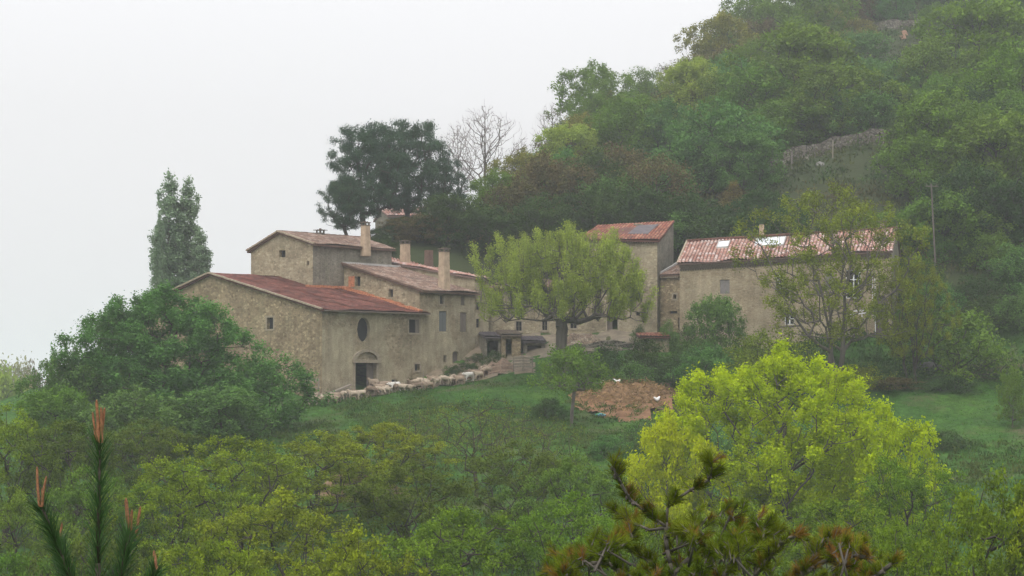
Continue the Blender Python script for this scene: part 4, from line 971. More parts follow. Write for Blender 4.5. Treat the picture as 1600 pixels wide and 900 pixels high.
# hill trees, hand placed
hill = [
 ('broadC', 925, 97, 330, 66, 'lf_green', 'airy pale green tree on the skyline, left of the notch in the hill'),
 ('airy', 1000, 103, 335, 36, 'lf_green', 'slim loose treetop on the skyline just right of the airy pale green tree'),
 ('broadB', 985, 142, 312, 62, 'lf_green', 'rounded green tree below the skyline trees above the russet scrub'),
 ('broadA', 890, 190, 308, 55, 'lf_lime', 'yellow green tree under the skyline at the left end of the hill wood'),
 ('airy', 1062, 92, 372, 34, 'lf_brown', 'thin greyish treetop standing out at the notch of the skyline'),
 ('broadA', 1085, 88, 352, 56, 'lf_lime', 'yellowish tree on the steep skyline right of the notch'),
 ('broadC', 1128, 18, 392, 58, 'lf_yb', 'greyish olive tree on the steep upper skyline'),
 ('broadB', 1175, -20, 398, 60, 'lf_green', 'greyish green tree at the top edge where the hill meets the sky'),
 ('broadC', 1262, -30, 396, 66, 'lf_green', 'greyish green tree at the top edge, left of the bare crest tree'),
 ('broadA', 1245, 30, 342, 96, 'lf_green', 'very wide fresh green tree in the middle of the upper hill'),
 ('broadB', 1180, 95, 322, 70, 'lf_green', 'green tree at the lower left of the very wide hill tree'),
 ('broadC', 1310, 95, 318, 84, 'lf_green', 'soft green tree above the long terrace wall'),
 ('broadB', 1235, 150, 300, 78, 'lf_green', 'dark shaded green tree directly above the left part of the terrace wall'),
 ('broadA', 1350, 140, 296, 66, 'lf_dark', 'dark green tree above the right part of the terrace wall'),
 ('broadB', 1122, 152, 268, 80, 'lf_teal', 'dense dark green tree left of the terrace wall'),
 ('broadA', 1160, 200, 262, 58, 'lf_teal', 'lower dark green tree touching the left end of the terrace wall'),
 ('airy', 960, 222, 290, 60, 'lf_brown', 'russet budding tree in the middle of the brown band of the slope'),
 ('airy', 880, 245, 285, 56, 'lf_brown', 'brown twiggy tree at the left of the brown band of the slope'),
 ('airy', 1030, 240, 282, 58, 'lf_brown', 'brown and green budding tree next to the dense dark green tree'),
 ('broadC', 818, 232, 284, 52, 'lf_yb', 'yellowish tree at the left end of the slope behind the plane tree'),
 ('broadB', 775, 262, 268, 46, 'lf_green', 'green tree beside the trunk of the tall bare tree'),
 ('broadA', 700, 300, 252, 50, 'lf_dark', 'dark tree hiding the right end of the hill house'),
 ('broadC', 655, 335, 243, 50, 'lf_brown', 'brownish dark tree in front of the hill house'),
 ('broadB', 760, 318, 246, 60, 'lf_dark', 'dark round tree between the hill house and the plane tree'),
 ('broadB', 850, 300, 250, 62, 'lf_dark', 'dark green tree right behind the crown of the plane tree'),
 ('broadC', 930, 290, 252, 62, 'lf_dark', 'dark tree behind the roof of the middle farmhouse'),
 ('broadA', 1010, 288, 250, 60, 'lf_dark', 'dark tree just above the orange roof end of the middle farmhouse'),
 ('broadB', 1080, 300, 246, 62, 'lf_dark', 'dark tree above the linking wing'),
 ('cone', 1146, 284, 240, 26, 'lf_orange', 'small ochre coloured conical tree above the left skylights'),
 ('broadC', 1190, 290, 244, 56, 'lf_dark', 'dark tree between the ochre tree and the sparse tall tree'),
 ('broadA', 1525, -10, 316, 100, 'lf_bright', 'huge fresh green tree filling the upper right of the hill'),
 ('broadC', 1450, 60, 306, 66, 'lf_green', 'green tree right of the orange soil patch'),
 ('broadB', 1590, 60, 300, 84, 'lf_bright', 'green tree cut by the right edge at the upper hill'),
 ('broadB', 1470, 130, 280, 84, 'lf_green', 'green tree overhanging the right end of the terrace wall'),
 ('broadA', 1560, 170, 272, 88, 'lf_green', 'broad green tree at the right edge, midway up the slope'),
 ('broadC', 1440, 205, 252, 66, 'lf_green', 'leafy tree just below the right end of the terrace wall'),
 ('broadB', 1510, 250, 246, 78, 'lf_dark', 'dark green tree around the leaning utility pole'),
 ('broadA', 1595, 280, 242, 66, 'lf_dark', 'dark green tree at the right edge level with the utility pole'),
]
for a in hill:
    above = a[3] > 290 or 'above' in a[6] and 'terrace' in a[6]
    T(a[0], a[1], a[2], a[3], a[4], a[5], a[6], auto=.95, ymin=262 if above else 228 if a[1] < 1110 else 219)
# filler wood on the hillside: all alike, hidden one behind another
SKY = [(690, 320), (735, 300), (800, 232), (850, 215), (872, 150), (930, 115), (1030, 122), (1050, 110), (1090, 55), (1140, 5), (1200, -60), (1700, -300)]
rnd = random.Random(5); placed = [(a[1], a[3]) for a in hill]; cnt = 0
for tries in range(9000):
    if cnt >= 190: break
    Y = rnd.uniform(217, 420) if tries % 3 else rnd.uniform(217, 250); px = rnd.uniform(690, 1680); x = (px - 800) / F * Y; h = rnd.uniform(5, 8.5); zb = H(x, Y)
    r = rnd.uniform(3.2, 4.4); rp = r / Y * F; top = HZ - (zb + h) / Y * F; bot = HZ - zb / Y * F
    if bot < -60 or zb < (11 if px > 1050 else 14): continue
    if Y < 236 and (px < 1020 or top < 285): continue
    if Y < 232 and px > 1440 and 395 < bot and top > 350: continue
    if np.interp(px - rp * .7, [s[0] for s in SKY], [s[1] for s in SKY]) > top or np.interp(px + rp * .2, [s[0] for s in SKY], [s[1] for s in SKY]) > top: continue
    if 1185 - rp < px < 1430 + rp * .3 and Y < 258 and top < 305: continue
    if 560 < px < 760 and Y < 275: continue
    if 1350 < px < 1450 and top < 70 and Y < 360: continue
    if any(abs(px - p_) < 26 and abs(Y - y_) < 9 for p_, y_ in placed): continue
    placed.append((px, Y)); cnt += 1
    lf = rnd.choice(['lf_green', 'lf_green', 'lf_green', 'lf_teal', 'lf_brown', 'lf_teal', 'lf_yb'] if px < 1350 else ['lf_green', 'lf_green', 'lf_dark', 'lf_teal'])
    if Y < 265 and px < 1300: lf = rnd.choice(['lf_dark', 'lf_brown', 'lf_dark', 'lf_teal', 'lf_green'])
    place(rnd.choice(['fillA', 'fillB', 'fillC']), 'tree', x, Y, zb - .2, r / 4.2, h / 8, lf, 'bark', 'one of the crowded trees merging into the wood that covers the hillside', 'tree', 'crowded trees of the hillside wood')
for px, top, Y in ((606, 352, 229), (632, 356, 232), (660, 350, 234), (688, 352, 236), (715, 356, 236), (742, 362, 235), (652, 376, 227), (700, 384, 229), (735, 392, 230), (590, 368, 226)):
    x = (px - 800) / F * Y; zb = H(x, Y); h = max(1.8, z_at(top, Y) - zb)
    place(rnd.choice(['fillA', 'fillB', 'fillC']), 'tree', x, Y, zb - .2, .5, h / 8, rnd.choice(['lf_dark', 'lf_dark', 'lf_brown']), 'bark', 'one of the crowded trees merging into the wood that covers the hillside', 'tree', 'crowded trees of the hillside wood')
# around the farm
T('plane', 876, 362, 197, 130, 'lf_lime', 'wide pollarded plane tree with thick grey trunk in the farmyard', 'plane tree', bark='bark_grey', rot=1.2, base=556)
T('slender', 1300, 278, 190, 128, 'lf_small', 'tall sparse young tree with thin upright stems in front of the right farmhouse', bark='bark_grey', rot=2.4, base=606)
T('slender', 1425, 395, 192, 60, 'lf_small', 'thin olive tree at the right corner of the right farmhouse', rot=.3)
T('airy', 1200, 512, 187, 60, 'lf_small', 'low sparse tree beneath the white framed ground floor window')
T('broadA', 1116, 457, 196, 50, 'lf_teal', 'round dense green tree against the left end of the right farmhouse', rot=1.)
T('broadB', 1105, 535, 190, 50, 'lf_teal', 'leafy green bush like tree at the foot of the round dense tree')
T('fruit', 893, 540, 178, 60, 'lf_green', 'small fruit tree with a forked bare trunk on the meadow by the dirt heap', 'fruit tree', rot=2.0, base=694, bark='bark_grey')
T('bushA', 1500, 487, 194, 88, 'lf_green', 'large spreading green bush beyond the little meadow at the right', 'bush')
T('bushB', 1560, 462, 204, 60, 'lf_dark', 'dark green bush behind the large spreading bush at the right', 'bush')
T('bushA', 1440, 455, 206, 46, 'lf_green', 'green bush beside the right farmhouse end wall', 'bush')
T('broadC', 1582, 575, 178, 26, 'lf_green', 'young green tree with a bare stem at the right edge of the little meadow', bark='bark_grey')
T('bushB', 1480, 585, 190, 46, 'lf_dark', 'low rounded hedge bush bordering the top of the little meadow', 'bush')
T('bushA', 1400, 590, 190, 46, 'lf_brown', 'brownish bush at the upper left corner of the little meadow', 'bush')
T('bushB', 1340, 570, 190, 50, 'lf_small', 'olive tinted bush at the foot of the tall sparse tree', 'bush')
T('bushA', 1260, 560, 192, 46, 'lf_dark', 'dark bush between the low sparse tree and the tall one', 'bush')
T('bushB', 1170, 540, 192, 42, 'lf_olive', 'olive bush right of the round dense tree', 'bush')
T('bushA', 1010, 532, 196, 46, 'lf_dark', 'dark green bush below the tiny tiled shed', 'bush')
T('bushB', 950, 538, 196, 36, 'lf_dark', 'dark bush right behind the crown of the fruit tree', 'bush')
T('bushA', 1060, 556, 194, 40, 'lf_dark', 'dark bush above the dirt heap, left of the leafy bush like tree', 'bush')
T('bushB', 990, 565, 193, 40, 'lf_teal', 'low green bush directly above the straw heap', 'bush')
T('bushA', 860, 622, 180, 28, 'lf_dark', 'small round dark bush left of the fruit tree trunk', 'bush')
T('bushB', 1000, 655, 166, 38, 'lf_teal', 'blue green bush just below the dirt patch', 'bush')
T('bushA', 950, 680, 164, 36, 'lf_teal', 'green bush right of the foot of the fruit tree', 'bush')
T('bushB', 1480, 672, 170, 44, 'lf_dark', 'dark bramble bush at the lower edge of the little meadow', 'bush')
T('bushA', 1420, 668, 170, 34, 'lf_teal', 'green bramble bush touching the yellow green tree on its right', 'bush')
T('bushA', 1130, 575, 188, 34, 'lf_olive', 'olive bush between the leafy tree and the bright yellow green crown', 'bush')
rnd = random.Random(77)
for i in range(26):
    px = rnd.uniform(1412, 1640); Y = rnd.uniform(203, 224); x, y = (px - 800) / F * Y, Y; z = H(x, y)
    place(rnd.choice(['bushA', 'bushB']), 'bush', x, y, z - .2, rnd.uniform(.6, 1.1), rnd.uniform(.45, .9), rnd.choice(['lf_dark', 'lf_green', 'lf_dark', 'lf_teal']), 'bark', 'one of the dark green scrub bushes covering the slope right of the right farmhouse', 'bush', 'scrub bushes on the slope right of the farmhouse')
# ivy and shrubs against walls
for px, py, Y, r, lf, lb in [(746, 552, 208.8, 17, 'lf_dark', 'dark shrub at the right hand corner of the shuttered house'), (726, 566, 207.6, 15, 'lf_dark', 'dark shrub under the small openings right of the arched house door'), (712, 578, 206.6, 11, 'lf_dark', 'low dark shrub behind the upper end of the flock'), (772, 548, 205.8, 20, 'lf_dark', 'dark shrub at the foot of the lean-to shed'), (738, 568, 206.4, 16, 'lf_dark', 'dark shrub against the foot of the shuttered house'), (700, 572, 203, 15, 'lf_dark', 'low dark shrub left of the arched house door'),
                        (1000, 508, 207.5, 14, 'lf_dark', 'small dark shrub under the tiny square window'), (1045, 500, 206.5, 16, 'lf_teal', 'shrub beside the tiny tiled shed'), (1075, 505, 205, 20, 'lf_dark', 'dark shrub beside the door of the linking wing'), (640, 590, 201.2, 8, 'lf_brown', 'brown weeds below the little square barn window')]:
    T('bushB', px, py, Y, r, lf, lb, 'shrub')
# bright maple and foreground
T('maple', 1218, 546, 136, 198, 'lf_yel', 'brilliant yellow green tree in full young leaf at the lower right', rot=.8, bark='bark_grey')
T('broadC', 1385, 636, 131, 82, 'lf_yel', 'smaller yellow green tree on the right flank of the brilliant one', rot=2.5, bark='bark_grey')
T('broadC', 1045, 642, 131, 72, 'lf_yel', 'low yellow green tree on the left flank of the brilliant one', rot=4.5, bark='bark_grey')
fore = [
 ('oakA', 600, 655, 150, 100, 'lf_olive', 'olive green young oak in the back row, left of the centre'),
 ('oakB', 500, 672, 142, 105, 'lf_olive', 'broad yellow green oak below the barn doorway'),
 ('thinoak', 745, 618, 152, 80, 'lf_small', 'almost leafless crooked oak reaching up in front of the meadow'),
 ('thinoak', 850, 650, 148, 62, 'lf_small', 'crooked twiggy oak with curling bare boughs left of the fruit tree foot'),
 ('thinoak', 660, 640, 155, 60, 'lf_small', 'thin twiggy oak at the bottom of the meadow below the sheep'),
 ('oakC', 810, 690, 134, 95, 'lf_shade', 'open oak with dark crooked limbs below the twiggy oaks'),
 ('oakB', 900, 705, 128, 90, 'lf_green', 'green oak between the fruit tree and the foreground pine'),
 ('oakA', 370, 672, 132, 120, 'lf_olive', 'rounded yellow green oak left of centre'),
 ('oakC', 640, 720, 122, 115, 'lf_shade', 'wide oak with black forked boughs in the middle of the oak grove'),
 ('oakA', 270, 715, 120, 115, 'lf_olive', 'olive oak right of the foreground pine shoots'),
 ('oakB', 440, 760, 108, 140, 'lf_olive', 'near oak with twin dark trunks left of centre'),
 ('oakA', 720, 780, 104, 140, 'lf_bright', 'fresh green near oak at the bottom centre'),
 ('oakC', 890, 770, 106, 120, 'lf_bright', 'near green oak just left of the foreground pine'),
 ('oakB', 560, 820, 92, 130, 'lf_olive', 'low near oak at the bottom edge left of centre'),
 ('oakA', 330, 830, 94, 120, 'lf_olive', 'low near oak at the bottom edge beside the pine shoots'),
 ('oakC', 230, 655, 148, 80, 'lf_shade', 'greyish olive oak beneath the big left tree'),
 ('oakA', 110, 648, 140, 95, 'lf_shade', 'olive oak behind the tall pine shoot'),
 ('oakB', 10, 630, 142, 95, 'lf_olive', 'yellowish oak at the left edge'),
 ('oakC', 160, 730, 120, 95, 'lf_green', 'shaded green oak between the pine shoots'),
 ('oakA', 30, 760, 112, 100, 'lf_green', 'green oak at the left edge behind the left pine shoot'),
 ('oakB', 150, 810, 96, 120, 'lf_shade', 'low oak at the bottom left behind the pine shoots'),
 ('oakA', 20, 850, 92, 110, 'lf_green', 'low green oak in the bottom left corner'),
 ('oakC', 1420, 712, 122, 82, 'lf_bright', 'green oak below the right flank of the brilliant yellow tree'),
 ('oakA', 1300, 770, 108, 110, 'lf_bright', 'fresh green oak in front of the brilliant yellow tree'),
 ('nearoak', 1400, 800, 84, 130, 'lf_bright', 'leafy green oak at the bottom right'),
 ('nearoak', 1560, 722, 76, 165, 'lf_bright', 'nearest leafy green oak filling the bottom right corner'),
 ('nearoak', 1752, 600, 74, 178, 'lf_olive', 'yellow green oak poking in from the right edge'),
 ('oakB', 1150, 770, 100, 110, 'lf_bright', 'green oak behind the foreground pine branches'),
 ('oakC', 1010, 790, 98, 90, 'lf_bright', 'small green oak behind the left foreground pine branch'),
]
for a in fore: T(a[0], a[1], a[2], a[3], a[4], a[5], a[6], 'oak tree')
# ---------------------------------------------------------------- scattered small growth
def scatter(name, pts_, n_per, size, spread, mat, seed, height=.5, asp=.3):
    rg = np.random.default_rng(seed); p = np.repeat(np.array(pts_), n_per, 0); n = len(p)
    cv = np.repeat(rg.uniform(.2, .8, len(pts_)), n_per); k = np.repeat(rg.uniform(.5, 1.5, len(pts_)), n_per)[:, None]
    off = rg.normal(0, 1, (n, 3)) * np.array([spread, spread, 0]) * k; off[:, 2] = np.abs(rg.normal(0, height, n)) * k[:, 0] * np.exp(-(off[:, 0] ** 2 + off[:, 1] ** 2) / (spread * 2) ** 2)
    c = p + off; nn = rg.normal(0, 1, (n, 3)); nn[:, 2] = np.abs(nn[:, 2]) * .6; nn /= np.linalg.norm(nn, axis=1)[:, None]
    rr = rg.normal(0, .5, (n, 3)) + np.array([0, 0, 1.]); v = rr - nn * (rr * nn).sum(1)[:, None]; v /= np.linalg.norm(v, axis=1)[:, None]; u = np.cross(nn, v)
    s = (rg.uniform(.6, 1.4, n) * size / 2)[:, None]
    Q = np.stack([c - v * s, c + u * s * asp, c + v * s, c - u * s * asp], 1).reshape(-1, 3)
    return tag(mk(name, Q, np.arange(n * 4).reshape(-1, 4), M[mat], v=np.clip(cv + rg.normal(0, .2, n), 0, 1)), kind='stuff')
def area(n, seed, y0, y1, p0, p1, ok=None):
    rg = np.random.default_rng(seed); Y = rg.uniform(y0, y1, n); px = rg.uniform(p0, p1, n); x = (px - 800) / F * Y; z = Hs(x, Y); py = HZ - z / Y * F
    q_ = np.stack([x, Y, z], 1)
    if ok is not None: q_ = q_[[ok(a, b, c_) for a, b, c_ in zip(px, py, Y)]]
    return q_
indirt = lambda px, py: 895 < px < 1050 and 598 < py < 668
yard = lambda px, py: py < 628 - (px - 480) * .155 + 4 and px < 830
okm = lambda px, py, Y: not indirt(px, py) and not yard(px, py)
scatter('grass', area(17000, 1, 150, 200, 380, 1660, okm), 5, .22, .16, 'grass', 3, .12, .16)
scatter('undergrowth', area(2600, 2, 84, 172, -60, 1700, okm), 36, .26, .45, 'dryveg', 4, .45, .4)
scatter('weeds', area(2400, 8, 168, 199, 440, 1100, lambda a, b, c_: okm(a, b, c_) and mnoise.noise(Vector((a * .012, b * .03, 2))) > -.12), 26, .2, .38, 'weedveg', 14, .28, .4)
scatter('hill_scrub', area(6000, 5, 208, 420, 690, 1700, lambda a, b, c_: b < 600 and (c_ > 226 or a > 1410)), 30, .42, .8, 'hillveg', 6, .8, .45)
scatter('bank_scrub', area(700, 6, 186, 205, 1050, 1660, lambda a, b, c_: b < 606), 34, .28, .5, 'lf_dark', 7, .6, .4)
# ---------------------------------------------------------------- yard, dirt, heap
drape('farmyard', [gpt(478, 196.2), gpt(560, 195.2), gpt(660, 198.8), gpt(740, 201.4), gpt(842, 201.5), gpt(842, 207), gpt(765, 209), gpt(757, 212.5), gpt(655, 207.2), gpt(503, 196.5), gpt(470, 199)],
      simple('trampled_yard', (.185, .145, .10), .3, 1.5, bump=.05), .05, seed=2)
drape('courtyard', [gpt(757, 206.4), gpt(850, 206.8), gpt(1000, 207.2), gpt(1026, 209), gpt(1026, 213), gpt(757, 214)], simple('courtyard_soil', (.17, .14, .10), .35, 1.2, bump=.04), .05, seed=4)
drape('bare_earth', [gpt(903, 194), gpt(960, 195.6), gpt(1060, 195.8), gpt(1068, 186), gpt(1010, 181), gpt(960, 180.8), gpt(905, 183.5), gpt(895, 189)], M['dirt'], -.08, seed=5, bumpz=.45, tongue=1.3, step=.35)
scatter('sparse_weeds', area(260, 21, 180.5, 197, 885, 1075, lambda px, py, Y: 592 < py < 672), 26, .2, .3, 'weedveg', 24, .2, .4)
drape('hill_soil', [gpt(1398, 349), gpt(1420, 350), gpt(1424, 346), gpt(1412, 342), gpt(1402, 344)], simple('brown_soil', (.2, .11, .07), .3, 1.3, bump=.04), .3, seed=6, step=.8)
def mound(name, px, Y, rx, ry, h, mat, label, cat, seed, n=46, rough=.55):
    cx, cy = gpt(px, Y); r = root(name, (cx, cy, H(cx, cy)), label, cat) if label else None
    vs_ = []; fs = []
    for j in range(n + 1):
        for i in range(n + 1):
            u, w = i / n * 2 - 1, j / n * 2 - 1; x, y = cx + u * rx * 1.1, cy + w * ry * 1.1; rr = math.hypot(u, w) * 1.1
            rr *= 1 + .25 * mnoise.noise(Vector((u * 2, w * 2, seed)))
            k = max(0, 1 - rr * rr); q_ = mnoise.noise(Vector((x * 1.1, y * 1.1, seed))) * .5 + mnoise.noise(Vector((x * 2.9, y * 2.9, seed))) * .35 + mnoise.noise(Vector((x * 7, y * 7, seed))) * .15
            vs_.append((x, y, H0(x, y) - .12 + h * k ** .8 * (1 + rough * 1.6 * q_)))
    for j in range(n):
        for i in range(n): a = j * (n + 1) + i; fs.append((a, a + 1, a + n + 2, a + n + 1))
    o = mk(name if not r else 'heap_body', vs_, fs, mat, r, True)
    if not label: return o
    return r
_hc = {}
def H0(x, y):
    return H(x, y)
sh = mound('straw_heap', 978, 189.8, 5.0, 3.2, 1.2, M['straw'], 'rough straw and manure heap on the bare orange earth', 'heap', 3)
rg = np.random.default_rng(9); cx, cy = gpt(978, 189.8)
# loose straw on the heap
def straw(parent, cx, cy, rx, ry, h, n, seed):
    rg = np.random.default_rng(seed); th = rg.uniform(0, 6.28, n); rr = np.sqrt(rg.uniform(0, 1, n)) * .95
    x = cx + np.cos(th) * rr * rx; y = cy + np.sin(th) * rr * ry; z = Hs(x, y) + h * np.maximum(0, 1 - rr ** 2) ** .8 * (1 + rg.normal(0, .22, n)) + .05
    c = np.stack([x, y, z], 1); d = rg.normal(0, 1, (n, 3)) * (1, 1, .5); d /= np.linalg.norm(d, axis=1)[:, None]; u = np.cross(d, rg.normal(0, 1, (n, 3))); u /= np.linalg.norm(u, axis=1)[:, None]
    s = rg.uniform(.1, .3, n)[:, None]; w = .03
    Q = np.stack([c - d * s, c + u * w, c + d * s, c - u * w], 1).reshape(-1, 3)
    return mk('loose_straw', Q, np.arange(n * 4).reshape(-1, 4), leafmat('loose_straw', (.34, .21, .10), (.16, .10, .055), .1, var=.5), parent, v=np.clip(rg.uniform(0, 1, n), 0, 1))
straw(sh, cx, cy, 4.9, 3.1, 1.15, 3500, 2)
straw(sh, cx + .6, cy - 2.2, 5.8, 5.0, .1, 2600, 3)
mound('rubble_heap', 905, 210.6, 2.2, 1., .75, M['rubble'], 'spill of pinkish rubble below the small framed window right of the plane trunk', 'heap', 8, 30, .9)
mound('earth_bank', 778, 204.2, 1.7, 1.3, 1.25, simple('brown_pink_earth', (.19, .13, .09), .3, 2.5, bump=.06), 'pinkish brown bank of earth and old hay beside the wooden hurdles', 'heap', 12, 30, .5)
mound('hay_heap', 568, 152, 3.6, 2.4, 1.2, simple('dead_brown_scrub', (.2, .13, .075), .4, 2.5, bump=.08), 'dead brown heap behind the oaks below the meadow', 'heap', 15, 30, .8)
def rock(px, py, Y, w, h, label, seed):
    cx = (px - 800) / F * Y; z = H(cx, Y); bm = bmesh.new(); bmesh.ops.create_icosphere(bm, subdivisions=3, radius=1)
    for v in bm.verts:
        k = 1 + .28 * mnoise.noise(v.co * 1.3 + Vector((seed, 0, 0))) + .1 * mnoise.noise(v.co * 4)
        v.co = Vector((v.co.x * w / 2, v.co.y * w / 2.4, v.co.z * h)) * k
    me = bpy.data.meshes.new('boulder'); bm.to_mesh(me); bm.free(); me.materials.append(M['rock'])
    o = bpy.data.objects.new('boulder', me); COL.objects.link(o); o.location = (cx, Y, z + h * .25); tag(o, label, 'boulder')
rock(1281, 268, 245, 1.0, .4, 'pale rounded boulder on the slope under the terrace wall', 1)
rock(1550, 411, 214, 1.4, .4, 'pale flat boulder on the dark slope at the right', 2)
rock(1450, 568, 197, 2.6, .45, 'long low pale stone at the top of the little meadow', 3)
# ---------------------------------------------------------------- wooden things
def rails(name, label, a, b, n, hgt, rows, mat, cat='fence', w=.09, tiltz=0.):
    a = Vector((a[0], a[1], 0)); b = Vector((b[0], b[1], 0)); r = root(name, (a.x, a.y, H(a.x, a.y)), label, cat); pts_ = []
    for i in range(n):
        p = a.lerp(b, i / (n - 1)); z = H(p.x, p.y); p.z = z; pts_.append(p); mb = MB(); j = mnoise.noise(p) * .12
        mb.tube(p - Z3 * .3, p + Vector((j, 0, hgt + .12)), .065, .05, 7); mb.build('post', mat, r)
    for k in range(rows):
        mb = MB(); h = hgt * (.35 + .6 * k / max(1, rows - 1))
        for p, q_ in zip(pts_, pts_[1:]): mb.bar(p + Z3 * (h + .03 * mnoise.noise(p * 3 + Z3 * k)) + Vector((0, -.07, 0)), q_ + Z3 * (h + .05 * mnoise.noise(q_ * 5)) + Vector((0, -.07, 0)), .04, w)
        mb.build('rail', mat, r)
    return r
rails('wooden_hurdle', 'grey wooden hurdle with three wide rails left of the fruit tree', gpt(802, 202.3), gpt(832, 202.0), 3, 1.35, 4, M['wood'], w=.16)
rails('rail_fence', 'two-rail wooden fence rising behind the fruit tree towards the tiny shed', gpt(885, 204.5), gpt(990, 206.3), 5, .95, 2, M['wood'], w=.12)
rails('slanting_hurdle', 'slanting pinkish wooden hurdle in front of the earth bank', gpt(764, 202), gpt(801, 202.2), 3, .75, 2, M['wood_pink'], w=.13)
mb = MB(); rp = P(513, 615, 195.6)
pr = root('plank_ramp', (rp.x, rp.y, rp.z), 'weathered planks leaning up between the barn corner and its doorway', 'planks')
for k in range(3):
    m_ = MB(); a, b = P(512, 616 + k * 5, 195.8 - k * .15), P(548, 601 + k * 6, 197.6 - k * .15); m_.bar(a, b, .45, .12); m_.build('plank', M['wood'], pr)
gt = root('yard_gate', tuple(P(481, 622, 195.2)), 'narrow grey wooden gate frame against the barn gable near its corner', 'gate')
for a, b in (((481, 622), (481, 590)), ((498, 624), (498, 591))):
    m_ = MB(); m_.bar(P(*a, 195.2), P(*b, 195.2), .12); m_.build('post', M['wood'], gt)
m_ = MB(); m_.bar(P(480, 593, 195.18), P(499, 594, 195.18), .14, .3); m_.bar(P(480, 606, 195.18), P(499, 607, 195.18), .08, .12); m_.bar(P(482, 606, 195.2), P(497, 622, 195.2), .05, .08); m_.build('crossbar', M['wood'], gt)
# utility pole, posts
pb = P(1463, 398, 213); x, y = pb.x, pb.y; zb = H(x, y)
up = root('utility_pole', (x, y, zb), 'tall thin leaning wooden utility pole on the dark slope right of the farmhouse', 'pole'); zt = z_at(287, 213) - 0
m_ = MB(); m_.tube((x, y, zb - .3), (x - .5, y, zt), .11, .075, 8); m_.build('shaft', M['bark_grey'], up)
m_ = MB(); m_.bar((x - 1.05, y, zt - .25), (x + .15, y, zt - .25), .1); m_.tube((x - .95, y, zt - .2), (x - .95, y, zt), .04, .03, 6); m_.tube((x, y, zt - .2), (x, y, zt), .04, .03, 6); m_.build('crossarm', M['bark_grey'], up)
for px, Y, h, mt, lb, r_ in ((1237, 249, 1.9, 'bark_pale', 'pale fence post leftmost in front of the terrace wall', .09), (1301, 247, 2.0, 'wood', 'grey fence post in the middle of the terrace wall', .08), (1380, 245, 1.8, 'bark_pale', 'fence post near the right end of the terrace wall', .08),
                        (1493, 224, 2.4, 'bark_pale', 'thin pale stake on the slope right of the utility pole', .06), (1464, 209, 1.1, 'white', 'short white marker post below the utility pole', .12), (617, 196.6, 1.3, 'wood', 'thin stake standing in front of the sheep by the barn', .04), (661, 199.6, 1.6, 'wood', 'thin stake among the sheep under the shuttered house', .04)):
    x, y = gpt(px, Y); z = H(x, y); p = root('fence_post', (x, y, z), lb, 'post'); m_ = MB()
    m_.tube((x, y, z - .3), (x + .03, y, z + h), r_, r_ * .8, 7); m_.tube((x + .03, y, z + h), (x + .03, y, z + h + .05), r_ * .8, r_ * .3, 7); m_.build('shaft', M[mt], p)
# crumpled plastic bag
x, y = gpt(938, 183.5); bm = bmesh.new(); bmesh.ops.create_icosphere(bm, subdivisions=3, radius=1)
for v in bm.verts: v.co = Vector((v.co.x * .42, v.co.y * .3, v.co.z * .16)) * (1 + .5 * mnoise.noise(v.co * 2.3))
me = bpy.data.meshes.new('plastic_sack'); bm.to_mesh(me); bm.free()
tt = NT('sack_plastic'); me.materials.append(tt.col(tt.ramp(tt.noise(1.6, 2), [(.45, (.08, .3, .06)), (.55, (.07, .22, .32))]), .4, .5))
o = bpy.data.objects.new('plastic_sack', me); COL.objects.link(o); o.location = (x, y, H(x, y) + .25); tag(o, 'crumpled green and blue plastic sack lying on the bare earth', 'sack')
# ---------------------------------------------------------------- sheep and hens
def skin_mesh(name, vs_, es, rad, mat, root_i=0, disp=.0, levels=2):
    me = bpy.data.meshes.new(name); me.from_pydata(vs_, es, []); me.update(); o = bpy.data.objects.new(name, me); COL.objects.link(o)
    m = o.modifiers.new('s', 'SKIN'); m.use_smooth_shade = True
    for i, r in enumerate(rad): me.skin_vertices[0].data[i].radius = r if isinstance(r, tuple) else (r, r)
    for d in me.skin_vertices[0].data: d.use_root = False
    me.skin_vertices[0].data[root_i].use_root = True
    s = o.modifiers.new('d', 'SUBSURF'); s.levels = levels; s.render_levels = levels
    dg = bpy.context.evaluated_depsgraph_get(); nm = bpy.data.meshes.new_from_object(o.evaluated_get(dg)); COL.objects.unlink(o); bpy.data.objects.remove(o)
    if disp:
        for v in nm.vertices:
            if v.co.z > .42: v.co += v.normal * disp * mnoise.noise(v.co * 7)
    nm.materials.clear(); nm.materials.append(mat); nm.polygons.foreach_set('use_smooth', [True] * len(nm.polygons)); nm.name = name
    return nm
def sheep_mesh(pose):
    hd = {'up': [(.52, 0, .82), (.62, 0, .98), (.80, 0, .92)], 'level': [(.56, 0, .74), (.70, 0, .76), (.88, 0, .68)], 'graze': [(.56, 0, .56), (.68, 0, .32), (.74, 0, .14)]}[pose]
    vs_ = [(-.42, 0, .66), (-.15, 0, .68), (.15, 0, .67), (.38, 0, .68)] + hd; es = [(0, 1), (1, 2), (2, 3), (3, 4), (4, 5), (5, 6)]
    rad = [(.19, .2), (.25, .27), (.25, .27), (.20, .22), .12, .10, .055]
    for sx, i, kx in ((-.42, 0, -.08), (.36, 3, .04)):
        for sy in (-1, 1):
            b = len(vs_); vs_ += [(sx, sy * .14, .48), (sx + kx, sy * .13, .25), (sx, sy * .13, .01)]; es += [(i, b), (b, b + 1), (b + 1, b + 2)]; rad += [.085, .045, .035]
    b = len(vs_); e = 5
    vs_ += [(hd[1][0] - .04, .14, hd[1][2] + .03), (hd[1][0] - .04, -.14, hd[1][2] + .03), (-.62, 0, .55)]; es += [(e, b), (e, b + 1), (0, b + 2)]; rad += [(.02, .035), (.02, .035), .04]
    return skin_mesh('sheep', vs_, es, rad, M['wool'], 1, .05)
